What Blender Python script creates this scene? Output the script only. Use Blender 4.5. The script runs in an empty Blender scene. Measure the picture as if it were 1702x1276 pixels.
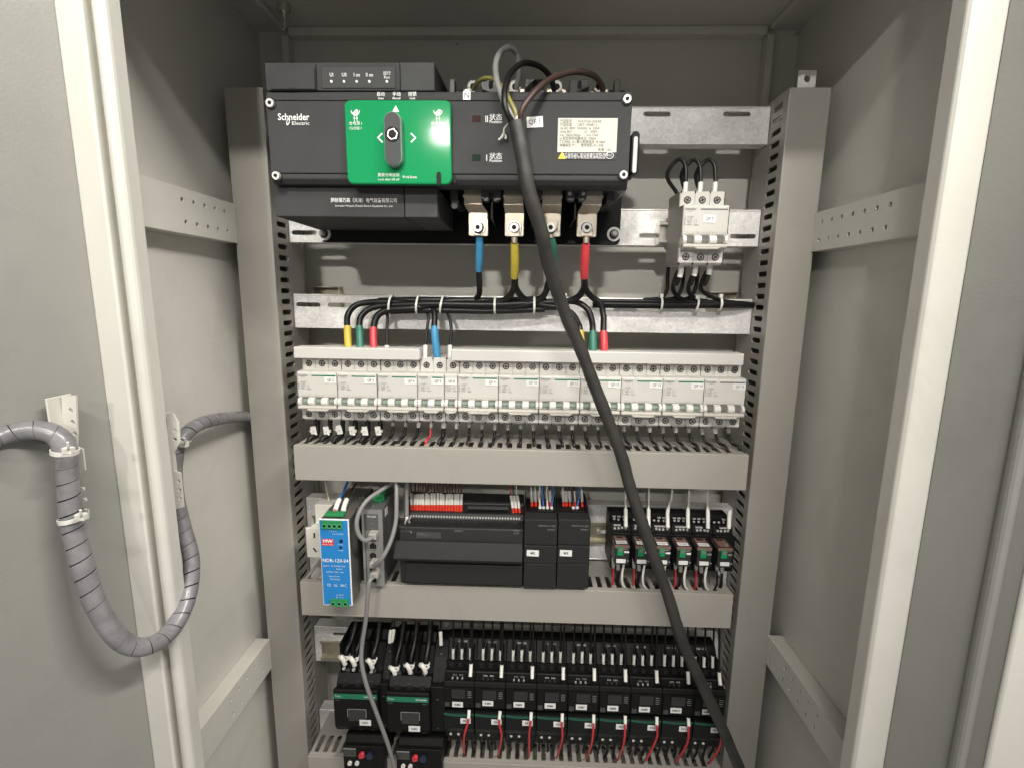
import bpy, bmesh, math, random
from mathutils import Vector, Matrix
from mathutils.geometry import tessellate_polygon
random.seed(7)
sc = bpy.context.scene
COL = sc.collection
rad = math.radians

# ------------------------------------------------------------------ camera
FPX, PITCH, YAW, ROLL = 832.0, rad(10.0), rad(1.7), rad(-0.7)
CAM = Vector((0.012, -0.655, 1.5))
def cam_axes():
    cp, sp, cy, sy = math.cos(PITCH), math.sin(PITCH), math.cos(YAW), math.sin(YAW)
    f = Vector((-sy*cp, cy*cp, -sp)); r = Vector((cy, sy, 0)); d = f.cross(r)
    cr, sr = math.cos(ROLL), math.sin(ROLL)
    return cr*r + sr*d, -sr*r + cr*d, f
RT, DN, FW = cam_axes()
cd = bpy.data.cameras.new('camera'); cam = bpy.data.objects.new('camera', cd); COL.objects.link(cam)
cd.sensor_fit = 'HORIZONTAL'; cd.sensor_width = 36.0; cd.lens = 36.0*FPX/1702.0
cd.clip_start = 0.01; cd.clip_end = 100
cam.matrix_world = Matrix(((RT.x, -DN.x, -FW.x, CAM.x), (RT.y, -DN.y, -FW.y, CAM.y), (RT.z, -DN.z, -FW.z, CAM.z), (0, 0, 0, 1)))
sc.camera = cam

# ------------------------------------------------------------------ light
wd = bpy.data.worlds.new('World'); sc.world = wd; wd.use_nodes = True
bg = wd.node_tree.nodes['Background']; bg.inputs[0].default_value = (1.0, 0.975, 0.93, 1); bg.inputs[1].default_value = 0.33
def lamp(name, loc, target, sx, sy, power, spread=180, col=(1.0, 0.965, 0.90)):
    l = bpy.data.lights.new(name, 'AREA'); l.shape = 'RECTANGLE'; l.size = sx; l.size_y = sy
    l.energy = power; l.color = col; l.spread = rad(spread)
    o = bpy.data.objects.new(name, l); COL.objects.link(o); o.location = loc
    o.rotation_euler = (Vector(target) - Vector(loc)).to_track_quat('-Z', 'Y').to_euler()
    return o
lamp('ceiling_lamp', (0.10, -1.66, 2.83), (0.0, 0, 1.70), 1.2, 0.10, 8.0, 75)
lamp('ceiling_lamp', (1.05, -0.84, 2.83), (0.3, -0.2, 1.3), 0.9, 0.10, 43)
lamp('ceiling_lamp', (-0.50, -2.75, 2.455), (-0.05, 0, 1.80), 0.15, 0.05, 1.8, 38)
vs = sc.view_settings; vs.view_transform = 'Standard'; vs.look = 'None'; vs.exposure = 0.0; vs.gamma = 1.0
vs.use_curve_mapping = False
sc.cycles.max_bounces = 8; sc.cycles.use_denoising = True

# ------------------------------------------------------------------ measuring: photo pixel + known depth -> place
def A(px, py, Y):
    d = RT*((px-851)/FPX) + DN*((py-638)/FPX) + FW
    return CAM + d*((Y-CAM.y)/d.y)
def AX(px, py, X):
    d = RT*((px-851)/FPX) + DN*((py-638)/FPX) + FW
    return CAM + d*((X-CAM.x)/d.x)
def RECT(px0, py0, px1, py1, Y):
    mx, my = (px0+px1)/2, (py0+py1)/2
    return A(px0, my, Y).x, A(px1, my, Y).x, A(mx, py1, Y).z, A(mx, py0, Y).z

# ------------------------------------------------------------------ materials
MATS = {}
def mat(name, col, rough=0.5, metal=0.0, bump=0.0, bscale=600.0, var=0.0, vscale=40.0, coat=0.0, trans=0.0, spec=0.5, rvar=0.0, emit=0.0):
    if name in MATS: return MATS[name]
    m = bpy.data.materials.new(name); m.use_nodes = True; nt = m.node_tree; N = nt.nodes; L = nt.links
    b = N['Principled BSDF']
    b.inputs['Base Color'].default_value = (*col, 1); b.inputs['Roughness'].default_value = rough
    b.inputs['Metallic'].default_value = metal; b.inputs['Specular IOR Level'].default_value = spec
    b.inputs['Coat Weight'].default_value = coat; b.inputs['Coat Roughness'].default_value = 0.15
    if trans: b.inputs['Transmission Weight'].default_value = trans
    if emit:
        b.inputs['Emission Color'].default_value = (*col, 1); b.inputs['Emission Strength'].default_value = emit
    if bump or var or rvar:
        tc = N.new('ShaderNodeTexCoord')
    if bump:
        n = N.new('ShaderNodeTexNoise'); n.inputs['Scale'].default_value = bscale; n.inputs['Detail'].default_value = 3
        bp = N.new('ShaderNodeBump'); bp.inputs['Strength'].default_value = bump; bp.inputs['Distance'].default_value = 0.0006
        L.new(tc.outputs['Object'], n.inputs['Vector']); L.new(n.outputs['Fac'], bp.inputs['Height']); L.new(bp.outputs['Normal'], b.inputs['Normal'])
    if var:
        n = N.new('ShaderNodeTexNoise'); n.inputs['Scale'].default_value = vscale; n.inputs['Detail'].default_value = 6; n.inputs['Roughness'].default_value = 0.65
        r = N.new('ShaderNodeMapRange'); r.inputs['From Min'].default_value = 0.3; r.inputs['From Max'].default_value = 0.7
        r.inputs['To Min'].default_value = 1-var; r.inputs['To Max'].default_value = 1+var
        mx = N.new('ShaderNodeMix'); mx.data_type = 'RGBA'; mx.blend_type = 'MULTIPLY'; mx.inputs[0].default_value = 1
        mx.inputs[6].default_value = (*col, 1)
        L.new(tc.outputs['Object'], n.inputs['Vector']); L.new(n.outputs['Fac'], r.inputs['Value']); L.new(r.outputs['Result'], mx.inputs[7]); L.new(mx.outputs[2], b.inputs['Base Color'])
    if rvar:
        n = N.new('ShaderNodeTexNoise'); n.inputs['Scale'].default_value = vscale*1.7; n.inputs['Detail'].default_value = 5
        r = N.new('ShaderNodeMapRange'); r.inputs['From Min'].default_value = 0.3; r.inputs['From Max'].default_value = 0.7
        r.inputs['To Min'].default_value = max(0.05, rough-rvar); r.inputs['To Max'].default_value = min(1, rough+rvar)
        L.new(tc.outputs['Object'], n.inputs['Vector']); L.new(n.outputs['Fac'], r.inputs['Value']); L.new(r.outputs['Result'], b.inputs['Roughness'])
    MATS[name] = m
    return m
def galv_mat(name, col, scale):
    m = mat(name, col, 0.38, 0.35); nt = m.node_tree; N = nt.nodes; L = nt.links; b = N['Principled BSDF']
    tc = N.new('ShaderNodeTexCoord'); nz = N.new('ShaderNodeTexNoise'); nz.inputs['Scale'].default_value = scale*0.7; nz.inputs['Detail'].default_value = 4
    mp = N.new('ShaderNodeVectorMath'); mp.operation = 'MULTIPLY_ADD'; mp.inputs[1].default_value = (0.012, 0.012, 0.012)
    L.new(tc.outputs['Object'], nz.inputs['Vector']); L.new(nz.outputs['Color'], mp.inputs[0]); L.new(tc.outputs['Object'], mp.inputs[2])
    v = N.new('ShaderNodeTexVoronoi'); v.inputs['Scale'].default_value = scale
    L.new(mp.outputs[0], v.inputs['Vector'])
    sp = N.new('ShaderNodeSeparateColor'); L.new(v.outputs['Color'], sp.inputs[0])
    r = N.new('ShaderNodeMapRange'); r.inputs['To Min'].default_value = 0.86; r.inputs['To Max'].default_value = 1.06; L.new(sp.outputs[0], r.inputs['Value'])
    n2 = N.new('ShaderNodeTexNoise'); n2.inputs['Scale'].default_value = 14; n2.inputs['Detail'].default_value = 5; L.new(tc.outputs['Object'], n2.inputs['Vector'])
    r2 = N.new('ShaderNodeMapRange'); r2.inputs['From Min'].default_value = 0.3; r2.inputs['From Max'].default_value = 0.7; r2.inputs['To Min'].default_value = 0.8; r2.inputs['To Max'].default_value = 1.15; L.new(n2.outputs['Fac'], r2.inputs['Value'])
    mu = N.new('ShaderNodeMath'); mu.operation = 'MULTIPLY'; L.new(r.outputs[0], mu.inputs[0]); L.new(r2.outputs[0], mu.inputs[1])
    mx = N.new('ShaderNodeMix'); mx.data_type = 'RGBA'; mx.blend_type = 'MULTIPLY'; mx.inputs[0].default_value = 1; mx.inputs[6].default_value = (*col, 1)
    L.new(mu.outputs[0], mx.inputs[7]); L.new(mx.outputs[2], b.inputs['Base Color'])
    r3 = N.new('ShaderNodeMapRange'); r3.inputs['To Min'].default_value = 0.3; r3.inputs['To Max'].default_value = 0.55; L.new(sp.outputs[1], r3.inputs['Value']); L.new(r3.outputs[0], b.inputs['Roughness'])
    bp = N.new('ShaderNodeBump'); bp.inputs['Strength'].default_value = 0.15; bp.inputs['Distance'].default_value = 0.0008
    L.new(sp.outputs[2], bp.inputs['Height']); L.new(bp.outputs['Normal'], b.inputs['Normal'])
    return m
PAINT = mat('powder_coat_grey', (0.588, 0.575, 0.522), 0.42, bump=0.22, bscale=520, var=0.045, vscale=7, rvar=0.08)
DOORG = mat('door_dark_grey', (0.245, 0.243, 0.221), 0.5, bump=0.30, bscale=420, var=0.05, vscale=9, rvar=0.08)  # door leaves set evenly darker than the rest of the cabinet
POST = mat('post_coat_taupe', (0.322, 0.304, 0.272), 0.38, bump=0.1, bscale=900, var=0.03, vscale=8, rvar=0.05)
DUCT = mat('duct_plastic_grey', (0.330, 0.311, 0.277), 0.5, bump=0.04, bscale=400, var=0.02, vscale=9)
GALV = galv_mat('galvanised_steel', (0.84, 0.825, 0.80), 300)
DGREY = mat('switch_dark_grey_plastic', (0.055, 0.0555, 0.056), 0.62, bump=0.1, bscale=1500, var=0.05, vscale=25, spec=0.07)
LGREY = mat('switch_mid_grey_plastic', (0.066, 0.067, 0.0675), 0.62, bump=0.1, bscale=1500, var=0.05, vscale=25, spec=0.07)
BLACK = mat('black_plastic', (0.006, 0.006, 0.0062), 0.45, bump=0.08, bscale=1200, spec=0.2)
BLACK2 = mat('black_plastic_contactor', (0.0075, 0.0073, 0.007), 0.45, bump=0.08, bscale=1200, var=0.2, vscale=90, spec=0.16)
PLCM = mat('controller_anthracite_plastic', (0.019, 0.0187, 0.0183), 0.5, bump=0.08, bscale=1300, var=0.05, vscale=30, spec=0.3)
HOLE = mat('dark_cavity', (0.006, 0.006, 0.006), 0.8)
GREEN = mat('green_plastic', (0.014, 0.245, 0.088), 0.09, bump=0.10, bscale=45, spec=0.04)
GREEND = mat('green_stripe', (0.012, 0.16, 0.085), 0.4)
GREENT = mat('green_terminal', (0.02, 0.22, 0.075), 0.4)
WHITEP = mat('white_breaker_plastic', (0.555, 0.535, 0.497), 0.42, bump=0.04, bscale=900, var=0.025, vscale=60)
WHITEB = mat('white_comb_cover', (0.56, 0.545, 0.515), 0.4)
LEVER = mat('lever_white', (0.66, 0.645, 0.605), 0.4)
HBAR = mat('handle_bar_grey', (0.47, 0.44, 0.40), 0.42)
SIDEG = mat('breaker_side_grey', (0.24, 0.225, 0.205), 0.5)
STICK = mat('white_sticker', (0.72, 0.71, 0.69), 0.5)
SLEEVE = mat('marker_sleeve_white', (0.76, 0.74, 0.69), 0.45)
CLEAR = mat('clear_sleeve', (0.42, 0.41, 0.38), 0.25)
INK = mat('black_ink', (0.02, 0.02, 0.02), 0.6)
INKG = mat('grey_ink', (0.16, 0.155, 0.15), 0.6)
INKW = mat('white_ink', (0.78, 0.78, 0.76), 0.5)
INKD = mat('dim_white_ink', (0.20, 0.20, 0.195), 0.5)
STEEL = mat('bright_steel', (0.70, 0.68, 0.64), 0.28, 1.0, var=0.1, vscale=200)
ZINC = mat('zinc_plated', (0.72, 0.705, 0.67), 0.35, 0.45, var=0.08, vscale=150)
TIN = mat('tinned_copper', (0.56, 0.50, 0.41), 0.40, 0.75, bump=0.1, bscale=700, var=0.1, vscale=60)
BRASS = mat('yellow_passivated_steel', (0.46, 0.43, 0.34), 0.36, 0.85, var=0.12, vscale=50)
RUBBER = mat('black_cable_rubber', (0.030, 0.0275, 0.025), 0.55, bump=0.25, bscale=250, var=0.35, vscale=22)
PVC = mat('black_wire_pvc', (0.0075, 0.007, 0.0068), 0.42, spec=0.35, var=0.1, vscale=60)
GREYC = mat('grey_cable', (0.20, 0.195, 0.19), 0.38)
REDW = mat('red_wire', (0.52, 0.03, 0.04), 0.35)
WHITEW = mat('white_wire', (0.74, 0.72, 0.68), 0.35)
BLUEW = mat('blue_wire', (0.05, 0.16, 0.46), 0.35)
BROWNW = mat('brown_wire', (0.052, 0.030, 0.025), 0.42)
REDF = mat('red_ferrule', (0.70, 0.045, 0.02), 0.4)
SYEL = mat('yellow_shrink_sleeve', (0.56, 0.43, 0.05), 0.45, var=0.08, vscale=80)
SGRN = mat('green_shrink_sleeve', (0.03, 0.17, 0.115), 0.45, var=0.08, vscale=80)
SRED = mat('red_shrink_sleeve', (0.60, 0.05, 0.06), 0.42, var=0.06, vscale=80)
SBLU = mat('blue_shrink_sleeve', (0.045, 0.24, 0.44), 0.45, var=0.08, vscale=80)
WRAP = mat('spiral_wrap_grey', (0.20, 0.194, 0.202), 0.34, var=0.28, vscale=45, coat=0.2, rvar=0.1)
TIE = mat('white_nylon_tie', (0.68, 0.66, 0.61), 0.4)
BLUEL = mat('blue_label', (0.015, 0.20, 0.52), 0.38)
REDL = mat('red_logo', (0.62, 0.035, 0.04), 0.4)
PSUM = mat('supply_metal_case', (0.17, 0.165, 0.145), 0.4, 0.5, var=0.06, vscale=40)
SWM = mat('network_switch_grey', (0.085, 0.086, 0.086), 0.45)
SWL = mat('network_switch_light', (0.20, 0.198, 0.19), 0.45)
SOCK = mat('socket_cream_plastic', (0.62, 0.60, 0.54), 0.42)
RELT = mat('relay_smoked_cover', (0.20, 0.105, 0.085), 0.22, coat=0.4)
RELB = mat('relay_dark_body', (0.020, 0.022, 0.020), 0.35)
PALE = mat('nameplate_cream', (0.56, 0.55, 0.47), 0.5)
YELW = mat('warning_yellow', (0.75, 0.60, 0.03), 0.5)
SMOKE = mat('smoked_barrier', (0.05, 0.05, 0.047), 0.38, spec=0.4)
WINR = mat('window_dark_red', (0.03, 0.007, 0.006), 0.6, spec=0.15)
WING = mat('window_dark_green', (0.005, 0.018, 0.011), 0.6, spec=0.15)
TOGG = mat('toggle_window_green', (0.26, 0.34, 0.275), 0.35)
TOGD = mat('toggle_window_grey', (0.17, 0.16, 0.145), 0.35)
LED = mat('pilot_dot', (0.80, 0.80, 0.78), 0.35)
KNOB = mat('knob_grey', (0.062, 0.066, 0.066), 0.55, spec=0.15)
KRIM = mat('knob_pale_rim', (0.17, 0.27, 0.215), 0.5, spec=0.2)

def scuffed(m, amount, scale):
    """irregular darker handling marks and fine pale scratches in the coat"""
    nt = m.node_tree; N = nt.nodes; L = nt.links; b = N['Principled BSDF']
    src = b.inputs['Base Color'].links[0].from_socket
    tc = N.new('ShaderNodeTexCoord')
    n = N.new('ShaderNodeTexNoise'); n.inputs['Scale'].default_value = scale; n.inputs['Detail'].default_value = 9; n.inputs['Roughness'].default_value = 0.72; n.inputs['Distortion'].default_value = 1.2
    r = N.new('ShaderNodeMapRange'); r.inputs['From Min'].default_value = 0.54; r.inputs['From Max'].default_value = 0.74; r.inputs['To Min'].default_value = 1.0; r.inputs['To Max'].default_value = 1-amount
    mp = N.new('ShaderNodeMapping'); mp.inputs['Scale'].default_value = (1.0, 1.0, 14.0); mp.inputs['Rotation'].default_value = (0.5, 0.3, 0.2)
    n2 = N.new('ShaderNodeTexNoise'); n2.inputs['Scale'].default_value = 16; n2.inputs['Detail'].default_value = 4
    r2 = N.new('ShaderNodeMapRange'); r2.inputs['From Min'].default_value = 0.70; r2.inputs['From Max'].default_value = 0.76; r2.inputs['To Min'].default_value = 1.0; r2.inputs['To Max'].default_value = 1+amount*0.5
    mu = N.new('ShaderNodeMath'); mu.operation = 'MULTIPLY'
    mx = N.new('ShaderNodeMix'); mx.data_type = 'RGBA'; mx.blend_type = 'MULTIPLY'; mx.inputs[0].default_value = 1
    L.new(tc.outputs['Object'], n.inputs['Vector']); L.new(n.outputs['Fac'], r.inputs['Value'])
    L.new(tc.outputs['Object'], mp.inputs['Vector']); L.new(mp.outputs[0], n2.inputs['Vector']); L.new(n2.outputs['Fac'], r2.inputs['Value'])
    L.new(r.outputs[0], mu.inputs[0]); L.new(r2.outputs[0], mu.inputs[1])
    L.new(src, mx.inputs[6]); L.new(mu.outputs[0], mx.inputs[7]); L.new(mx.outputs[2], b.inputs['Base Color'])
for m_, a_, s_ in ((PAINT, 0.11, 5.0), (DOORG, 0.12, 6.0), (POST, 0.10, 7.0), (DUCT, 0.09, 8.0), (RUBBER, 0.35, 25.0), (DGREY, 0.12, 14.0)): scuffed(m_, a_, s_)

# ------------------------------------------------------------------ mesh building
ORG = {}
CACHE = {}
def thing(name, label, cat, loc=(0, 0, 0), group=None, local=False):
    o = bpy.data.objects.new(name, None); COL.objects.link(o); o.location = loc
    o.empty_display_size = 0.01
    o['label'] = label; o['category'] = cat
    if group: o['group'] = group
    ORG[o] = Vector((0, 0, 0)) if local else Vector(loc)
    return o
def tag(o, label=None, cat=None, group=None, kind=None):
    if label: o['label'] = label
    if cat: o['category'] = cat
    if group: o['group'] = group
    if kind: o['kind'] = kind
    return o
def smooth_path(pts, sub=8):
    P = [Vector(p) for p in pts]
    if len(P) < 3: return P
    out = []
    E = [P[0]*2-P[1]] + P + [P[-1]*2-P[-2]]
    for i in range(1, len(E)-2):
        p0, p1, p2, p3 = E[i-1:i+3]
        for k in range(sub):
            t = k/sub
            out.append(0.5*((2*p1) + (p2-p0)*t + (2*p0-5*p1+4*p2-p3)*t*t + (3*p1-p0-3*p2+p3)*t**3))
    out.append(P[-1])
    return out
def frames(P):
    T = [(P[min(i+1, len(P)-1)]-P[max(i-1, 0)]).normalized() for i in range(len(P))]
    u = T[0].orthogonal().normalized(); U = []
    for t in T:
        u = (u - t*u.dot(t)).normalized(); U.append(u.copy())
    return T, U
class MB:
    def __init__(s): s.v = []; s.f = []; s.sm = []
    def add(s, v, f, sm=False):
        n = len(s.v); s.v += [tuple(p) for p in v]
        s.f += [tuple(i+n for i in q) for q in f]; s.sm += [sm]*len(f); return s
    def box(s, x0, x1, y0, y1, z0, z1, bev=0.0, seg=2):
        if bev <= 0:
            v = [(x, y, z) for x in (x0, x1) for y in (y0, y1) for z in (z0, z1)]
            return s.add(v, [(0, 1, 3, 2), (4, 6, 7, 5), (0, 4, 5, 1), (2, 3, 7, 6), (0, 2, 6, 4), (1, 5, 7, 3)])
        bm = bmesh.new(); bmesh.ops.create_cube(bm, size=1)
        for q in bm.verts: q.co = Vector(((x0+x1)/2+q.co.x*(x1-x0), (y0+y1)/2+q.co.y*(y1-y0), (z0+z1)/2+q.co.z*(z1-z0)))
        bmesh.ops.bevel(bm, geom=bm.edges[:], offset=min(bev, 0.45*min(abs(x1-x0), abs(y1-y0), abs(z1-z0))), segments=seg, affect='EDGES', profile=0.5)
        s.bm(bm); return s
    def bm(s, bm, sm=False):
        bm.verts.index_update()
        s.add([q.co[:] for q in bm.verts], [[q.index for q in f.verts] for f in bm.faces], sm); bm.free(); return s
    @staticmethod
    def ax(axis, a, b, c):
        return (c, a, b) if axis == 'X' else ((a, c, b) if axis == 'Y' else (a, b, c))
    def prism(s, poly, axis, a0, a1, bev=0.0, seg=1):
        n = len(poly)
        v = [s.ax(axis, p[0], p[1], a0) for p in poly] + [s.ax(axis, p[0], p[1], a1) for p in poly]
        f = [tuple(range(n)), tuple(range(2*n-1, n-1, -1))] + [(i, (i+1) % n, n+(i+1) % n, n+i) for i in range(n)]
        if bev <= 0: return s.add(v, f)
        bm = bmesh.new(); vv = [bm.verts.new(p) for p in v]
        for q in f: bm.faces.new([vv[i] for i in q])
        bmesh.ops.recalc_face_normals(bm, faces=bm.faces[:])
        bmesh.ops.bevel(bm, geom=[e for e in bm.edges if e.calc_face_angle(0) > 0.6], offset=bev, segments=seg, affect='EDGES', profile=0.5, clamp_overlap=True)
        return s.bm(bm)
    def plate(s, outer, holes, axis, a0, a1):
        rings = [outer] + holes
        flat = [p for r in rings for p in r]; n = len(flat)
        tri = tessellate_polygon([[Vector((p[0], p[1], 0)) for p in r] for r in rings])
        v = [s.ax(axis, p[0], p[1], a0) for p in flat] + [s.ax(axis, p[0], p[1], a1) for p in flat]
        f = [tuple(t) for t in tri] + [tuple(i+n for i in reversed(t)) for t in tri]
        k = 0
        for r in rings:
            m = len(r); f += [(k+i, k+(i+1) % m, n+k+(i+1) % m, n+k+i) for i in range(m)]; k += m
        return s.add(v, f)
    def cyl(s, c, axis, r, h, n=16, r2=None):
        """from c along +axis by h"""
        r2 = r if r2 is None else r2; v = []; c = Vector(c)
        for (rr, hh) in ((r, 0), (r2, h)):
            for i in range(n):
                a = 2*math.pi*i/n; v.append(Vector(s.ax(axis, rr*math.cos(a), rr*math.sin(a), hh)) + c)
        s.add(v, [tuple(range(n-1, -1, -1)), tuple(range(n, 2*n))])
        s.add(v, [(i, (i+1) % n, n+(i+1) % n, n+i) for i in range(n)], True); return s
    def tube(s, pts, r, n=10, sub=8, raw=False, cap=True):
        P = [Vector(p) for p in pts] if raw else smooth_path(pts, sub)
        T, U = frames(P); v = []; m = len(P)
        for i, (p, t, u) in enumerate(zip(P, T, U)):
            w = t.cross(u); rr = r(i/(m-1)) if callable(r) else r
            for k in range(n):
                a = 2*math.pi*k/n; v.append(p + u*(rr*math.cos(a)) + w*(rr*math.sin(a)))
        f = [(i*n+k, i*n+(k+1) % n, (i+1)*n+(k+1) % n, (i+1)*n+k) for i in range(m-1) for k in range(n)]
        s.add(v, f, True)
        if cap: s.add(v[:n], [tuple(range(n-1, -1, -1))]); s.add(v[-n:], [tuple(range(n))])
        return s
    def ring(s, c, axis_vec, R, r, n=16, m=6):
        ax = Vector(axis_vec).normalized(); u = ax.orthogonal().normalized(); w = ax.cross(u); v = []; c = Vector(c)
        for i in range(n):
            a = 2*math.pi*i/n; d = u*math.cos(a)+w*math.sin(a)
            for k in range(m):
                b = 2*math.pi*k/m; v.append(c + d*(R+r*math.cos(b)) + ax*(r*math.sin(b)))
        return s.add(v, [(i*m+k, ((i+1) % n)*m+k, ((i+1) % n)*m+(k+1) % m, i*m+(k+1) % m) for i in range(n) for k in range(m)], True)
    def xf(s, M):
        s.v = [tuple(M @ Vector(p)) for p in s.v]; return s
    def mesh(s, name, material, origin=None):
        o = origin or Vector((0, 0, 0))
        me = bpy.data.meshes.new(name); me.from_pydata([(p[0]-o[0], p[1]-o[1], p[2]-o[2]) for p in s.v], [], s.f)
        bm = bmesh.new(); bm.from_mesh(me); bmesh.ops.recalc_face_normals(bm, faces=bm.faces[:]); bm.to_mesh(me); bm.free()
        me.polygons.foreach_set('use_smooth', s.sm); me.materials.append(material); return me
def link(name, me, parent=None):
    o = bpy.data.objects.new(name, me); COL.objects.link(o)
    if parent is not None:
        o.parent = parent; ORG[o] = ORG[parent]
    return o
def part(name, mb, material, parent, label=None, kind=None):
    o = link(name, mb.mesh(name, material, ORG[parent]), parent)
    if label: o['label'] = label
    if kind: o['kind'] = kind
    return o
def solo(name, mb, material, label, cat, group=None):
    z = min(p[2] for p in mb.v); n = len(mb.v)
    c = Vector((sum(p[0] for p in mb.v)/n, sum(p[1] for p in mb.v)/n, z))
    o = link(name, mb.mesh(name, material, c)); o.location = c; ORG[o] = c
    return tag(o, label, cat, group)
def inst(name, key, build, material, parent, loc=(0, 0, 0)):
    """a part whose mesh is shared between alike pieces; loc is relative to the thing (or in place when the thing is built in place)"""
    k = (key, material.name)
    if k not in CACHE:
        mb = MB(); build(mb); CACHE[k] = mb.mesh(name, material)
    o = bpy.data.objects.new(name, CACHE[k]); COL.objects.link(o); o.parent = parent
    o.location = Vector(loc) - ORG[parent]; ORG[o] = Vector(loc)
    return o
TXT = {}
def text(s, size, x, y, z, material, parent, align='CENTER', name='lettering', bold=0.0, tilt=0.0, sx=1.0, turn=None):
    """flat print facing -Y; x,y,z in the coordinates of the thing"""
    k = (s, round(size, 5), align, bold, sx, material.name, round(tilt, 3), turn)
    if k not in TXT:
        c = bpy.data.curves.new('t', 'FONT'); c.body = s; c.size = size; c.align_x = align; c.align_y = 'CENTER'
        c.resolution_u = 2; c.offset = bold*size
        t = bpy.data.objects.new('t', c); m = t.to_mesh()
        me = bpy.data.meshes.new(name); me.from_pydata([q.co[:] for q in m.vertices], [], [list(p.vertices) for p in m.polygons])
        t.to_mesh_clear(); bpy.data.objects.remove(t); bpy.data.curves.remove(c)
        Mx = Matrix.Diagonal((sx, 1, 1, 1)); Mx = Matrix.Rotation(tilt, 4, 'Z') @ Mx
        Mx = (Matrix.Identity(4) if turn == 'up' else Matrix.Rotation(math.pi/2, 4, 'X')) @ Mx
        me.transform(Mx); me.materials.append(material); TXT[k] = me
    o = bpy.data.objects.new(name, TXT[k]); COL.objects.link(o); o.parent = parent
    o.location = Vector((x, y, z)) - ORG[parent]; ORG[o] = Vector((x, y, z))
    return o
def obround(cx, cy, L, H, horizontal=True, n=6):
    """slot outline, L along first axis when horizontal"""
    r = H/2 if horizontal else L/2; out = []
    if horizontal:
        for sgn, a0 in ((1, -90), (-1, 90)):
            for i in range(n+1):
                a = rad(a0+180*i/n); out.append((cx+sgn*(L/2-r)+r*math.cos(a), cy+r*math.sin(a)))
    else:
        for sgn, a0 in ((1, 0), (-1, 180)):
            for i in range(n+1):
                a = rad(a0+180*i/n); out.append((cx+r*math.cos(a), cy+sgn*(H/2-r)+r*math.sin(a)))
    return out
def circle(cx, cy, r, n=10): return [(cx+r*math.cos(2*math.pi*i/n), cy+r*math.sin(2*math.pi*i/n)) for i in range(n)]
def rrect(x0, x1, z0, z1, r, n=4):
    out = []
    for cx, cz, a0 in ((x1-r, z1-r, 0), (x0+r, z1-r, 90), (x0+r, z0+r, 180), (x1-r, z0+r, 270)):
        for i in range(n+1):
            a = rad(a0+90*i/n); out.append((cx+r*math.cos(a), cz+r*math.sin(a)))
    return out
def rect(x0, x1, z0, z1): return [(x0, z0), (x1, z0), (x1, z1), (x0, z1)]
# ================================================================== the cabinet
WX, YF, YB, ZT, ZB = 0.400, -0.200, 0.165, 1.885, 0.10
cab = thing('electrical_cabinet', 'open grey steel electrical cabinet holding all the switchgear', 'cabinet', (0, 0, ZB))
part('side_panel', MB().box(-WX-0.0015, -WX, YF, YB, ZB, ZT), PAINT, cab, 'left inner side wall')
part('side_panel', MB().box(WX, WX+0.0015, YF, YB, ZB, ZT), PAINT, cab, 'right inner side wall')
part('back_panel', MB().box(-WX-0.0015, WX+0.0015, YB, YB+0.0015, ZB, ZT), PAINT, cab)
part('roof_panel', MB().box(-WX-0.0015, WX+0.0015, YF, YB+0.0015, ZT, ZT+0.0015), PAINT, cab)
part('floor_panel', MB().box(-WX-0.0015, WX+0.0015, YF, YB+0.0015, ZB-0.0015, ZB), PAINT, cab)
# stiffening folds of roof and back
part('roof_rib', MB().box(-WX+0.052, WX-0.052, YB-0.016, YB-0.0005, ZT-0.012, ZT-0.0005, 0.001), PAINT, cab)
part('roof_rib', MB().box(WX-0.05, WX-0.044, YF+0.03, YB-0.02, ZT-0.008, ZT-0.0005, 0.001), PAINT, cab)
part('roof_rib', MB().box(-WX+0.044, -WX+0.05, YF+0.03, YB-0.02, ZT-0.008, ZT-0.0005, 0.001), PAINT, cab)
for x in (-WX+0.042, WX-0.052):
    part('rear_upright', MB().box(x, x+0.010, YB-0.018, YB-0.0005, ZB+0.002, ZT-0.013, 0.0008), PAINT, cab)
part('back_rib', MB().box(-0.33, 0.33, YB-0.012, YB-0.0005, 1.585, 1.60, 0.001), PAINT, cab)
# front frame
part('frame_head', MB().box(-WX, WX, YF, YF+0.020, 1.832, ZT, 0.0015), PAINT, cab)
part('frame_sill', MB().box(-WX, WX, YF, YF+0.020, ZB, ZB+0.05, 0.0015), PAINT, cab)
xr0, xr1 = 0.3585, 0.3905
part('frame_stile', MB().prism([(xr0, YF+0.0195), (xr0, YF+0.003), (xr0+0.003, YF), (xr1-0.002, YF), (xr1, YF+0.002), (xr1, YF+0.004), (WX, YF+0.004), (WX, YF+0.006), (xr0+0.0025, YF+0.006), (xr0+0.0025, YF+0.0195)], 'Z', ZB+0.05, 1.832, 0.0008), PAINT, cab)
# left stile: flat strip, rain gutter, rolled inner lip
part('frame_stile', MB().prism([(-WX, YF+0.004), (-0.390, YF+0.004), (-0.390, YF+0.002), (-0.388, YF), (-0.3668, YF), (-0.3655, YF+0.0012), (-0.3655, YF+0.016), (-WX, YF+0.016)], 'Z', ZB+0.05, 1.832, 0.0006), PAINT, cab)
part('gutter', MB().box(-0.3655, -0.3600, YF+0.012, YF+0.016, ZB+0.05, 1.832), PAINT, cab)
lip = [(-0.3600, YF+0.0195)]
for i in range(9):
    a = rad(180-22.5*i); lip.append((-0.3535+0.0065*math.cos(a), YF+0.0065-0.0065*math.sin(a)))
lip.append((-0.3470, YF+0.0195))
part('frame_lip', MB().prism(lip, 'Z', ZB+0.05, 1.832), PAINT, cab)
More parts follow.
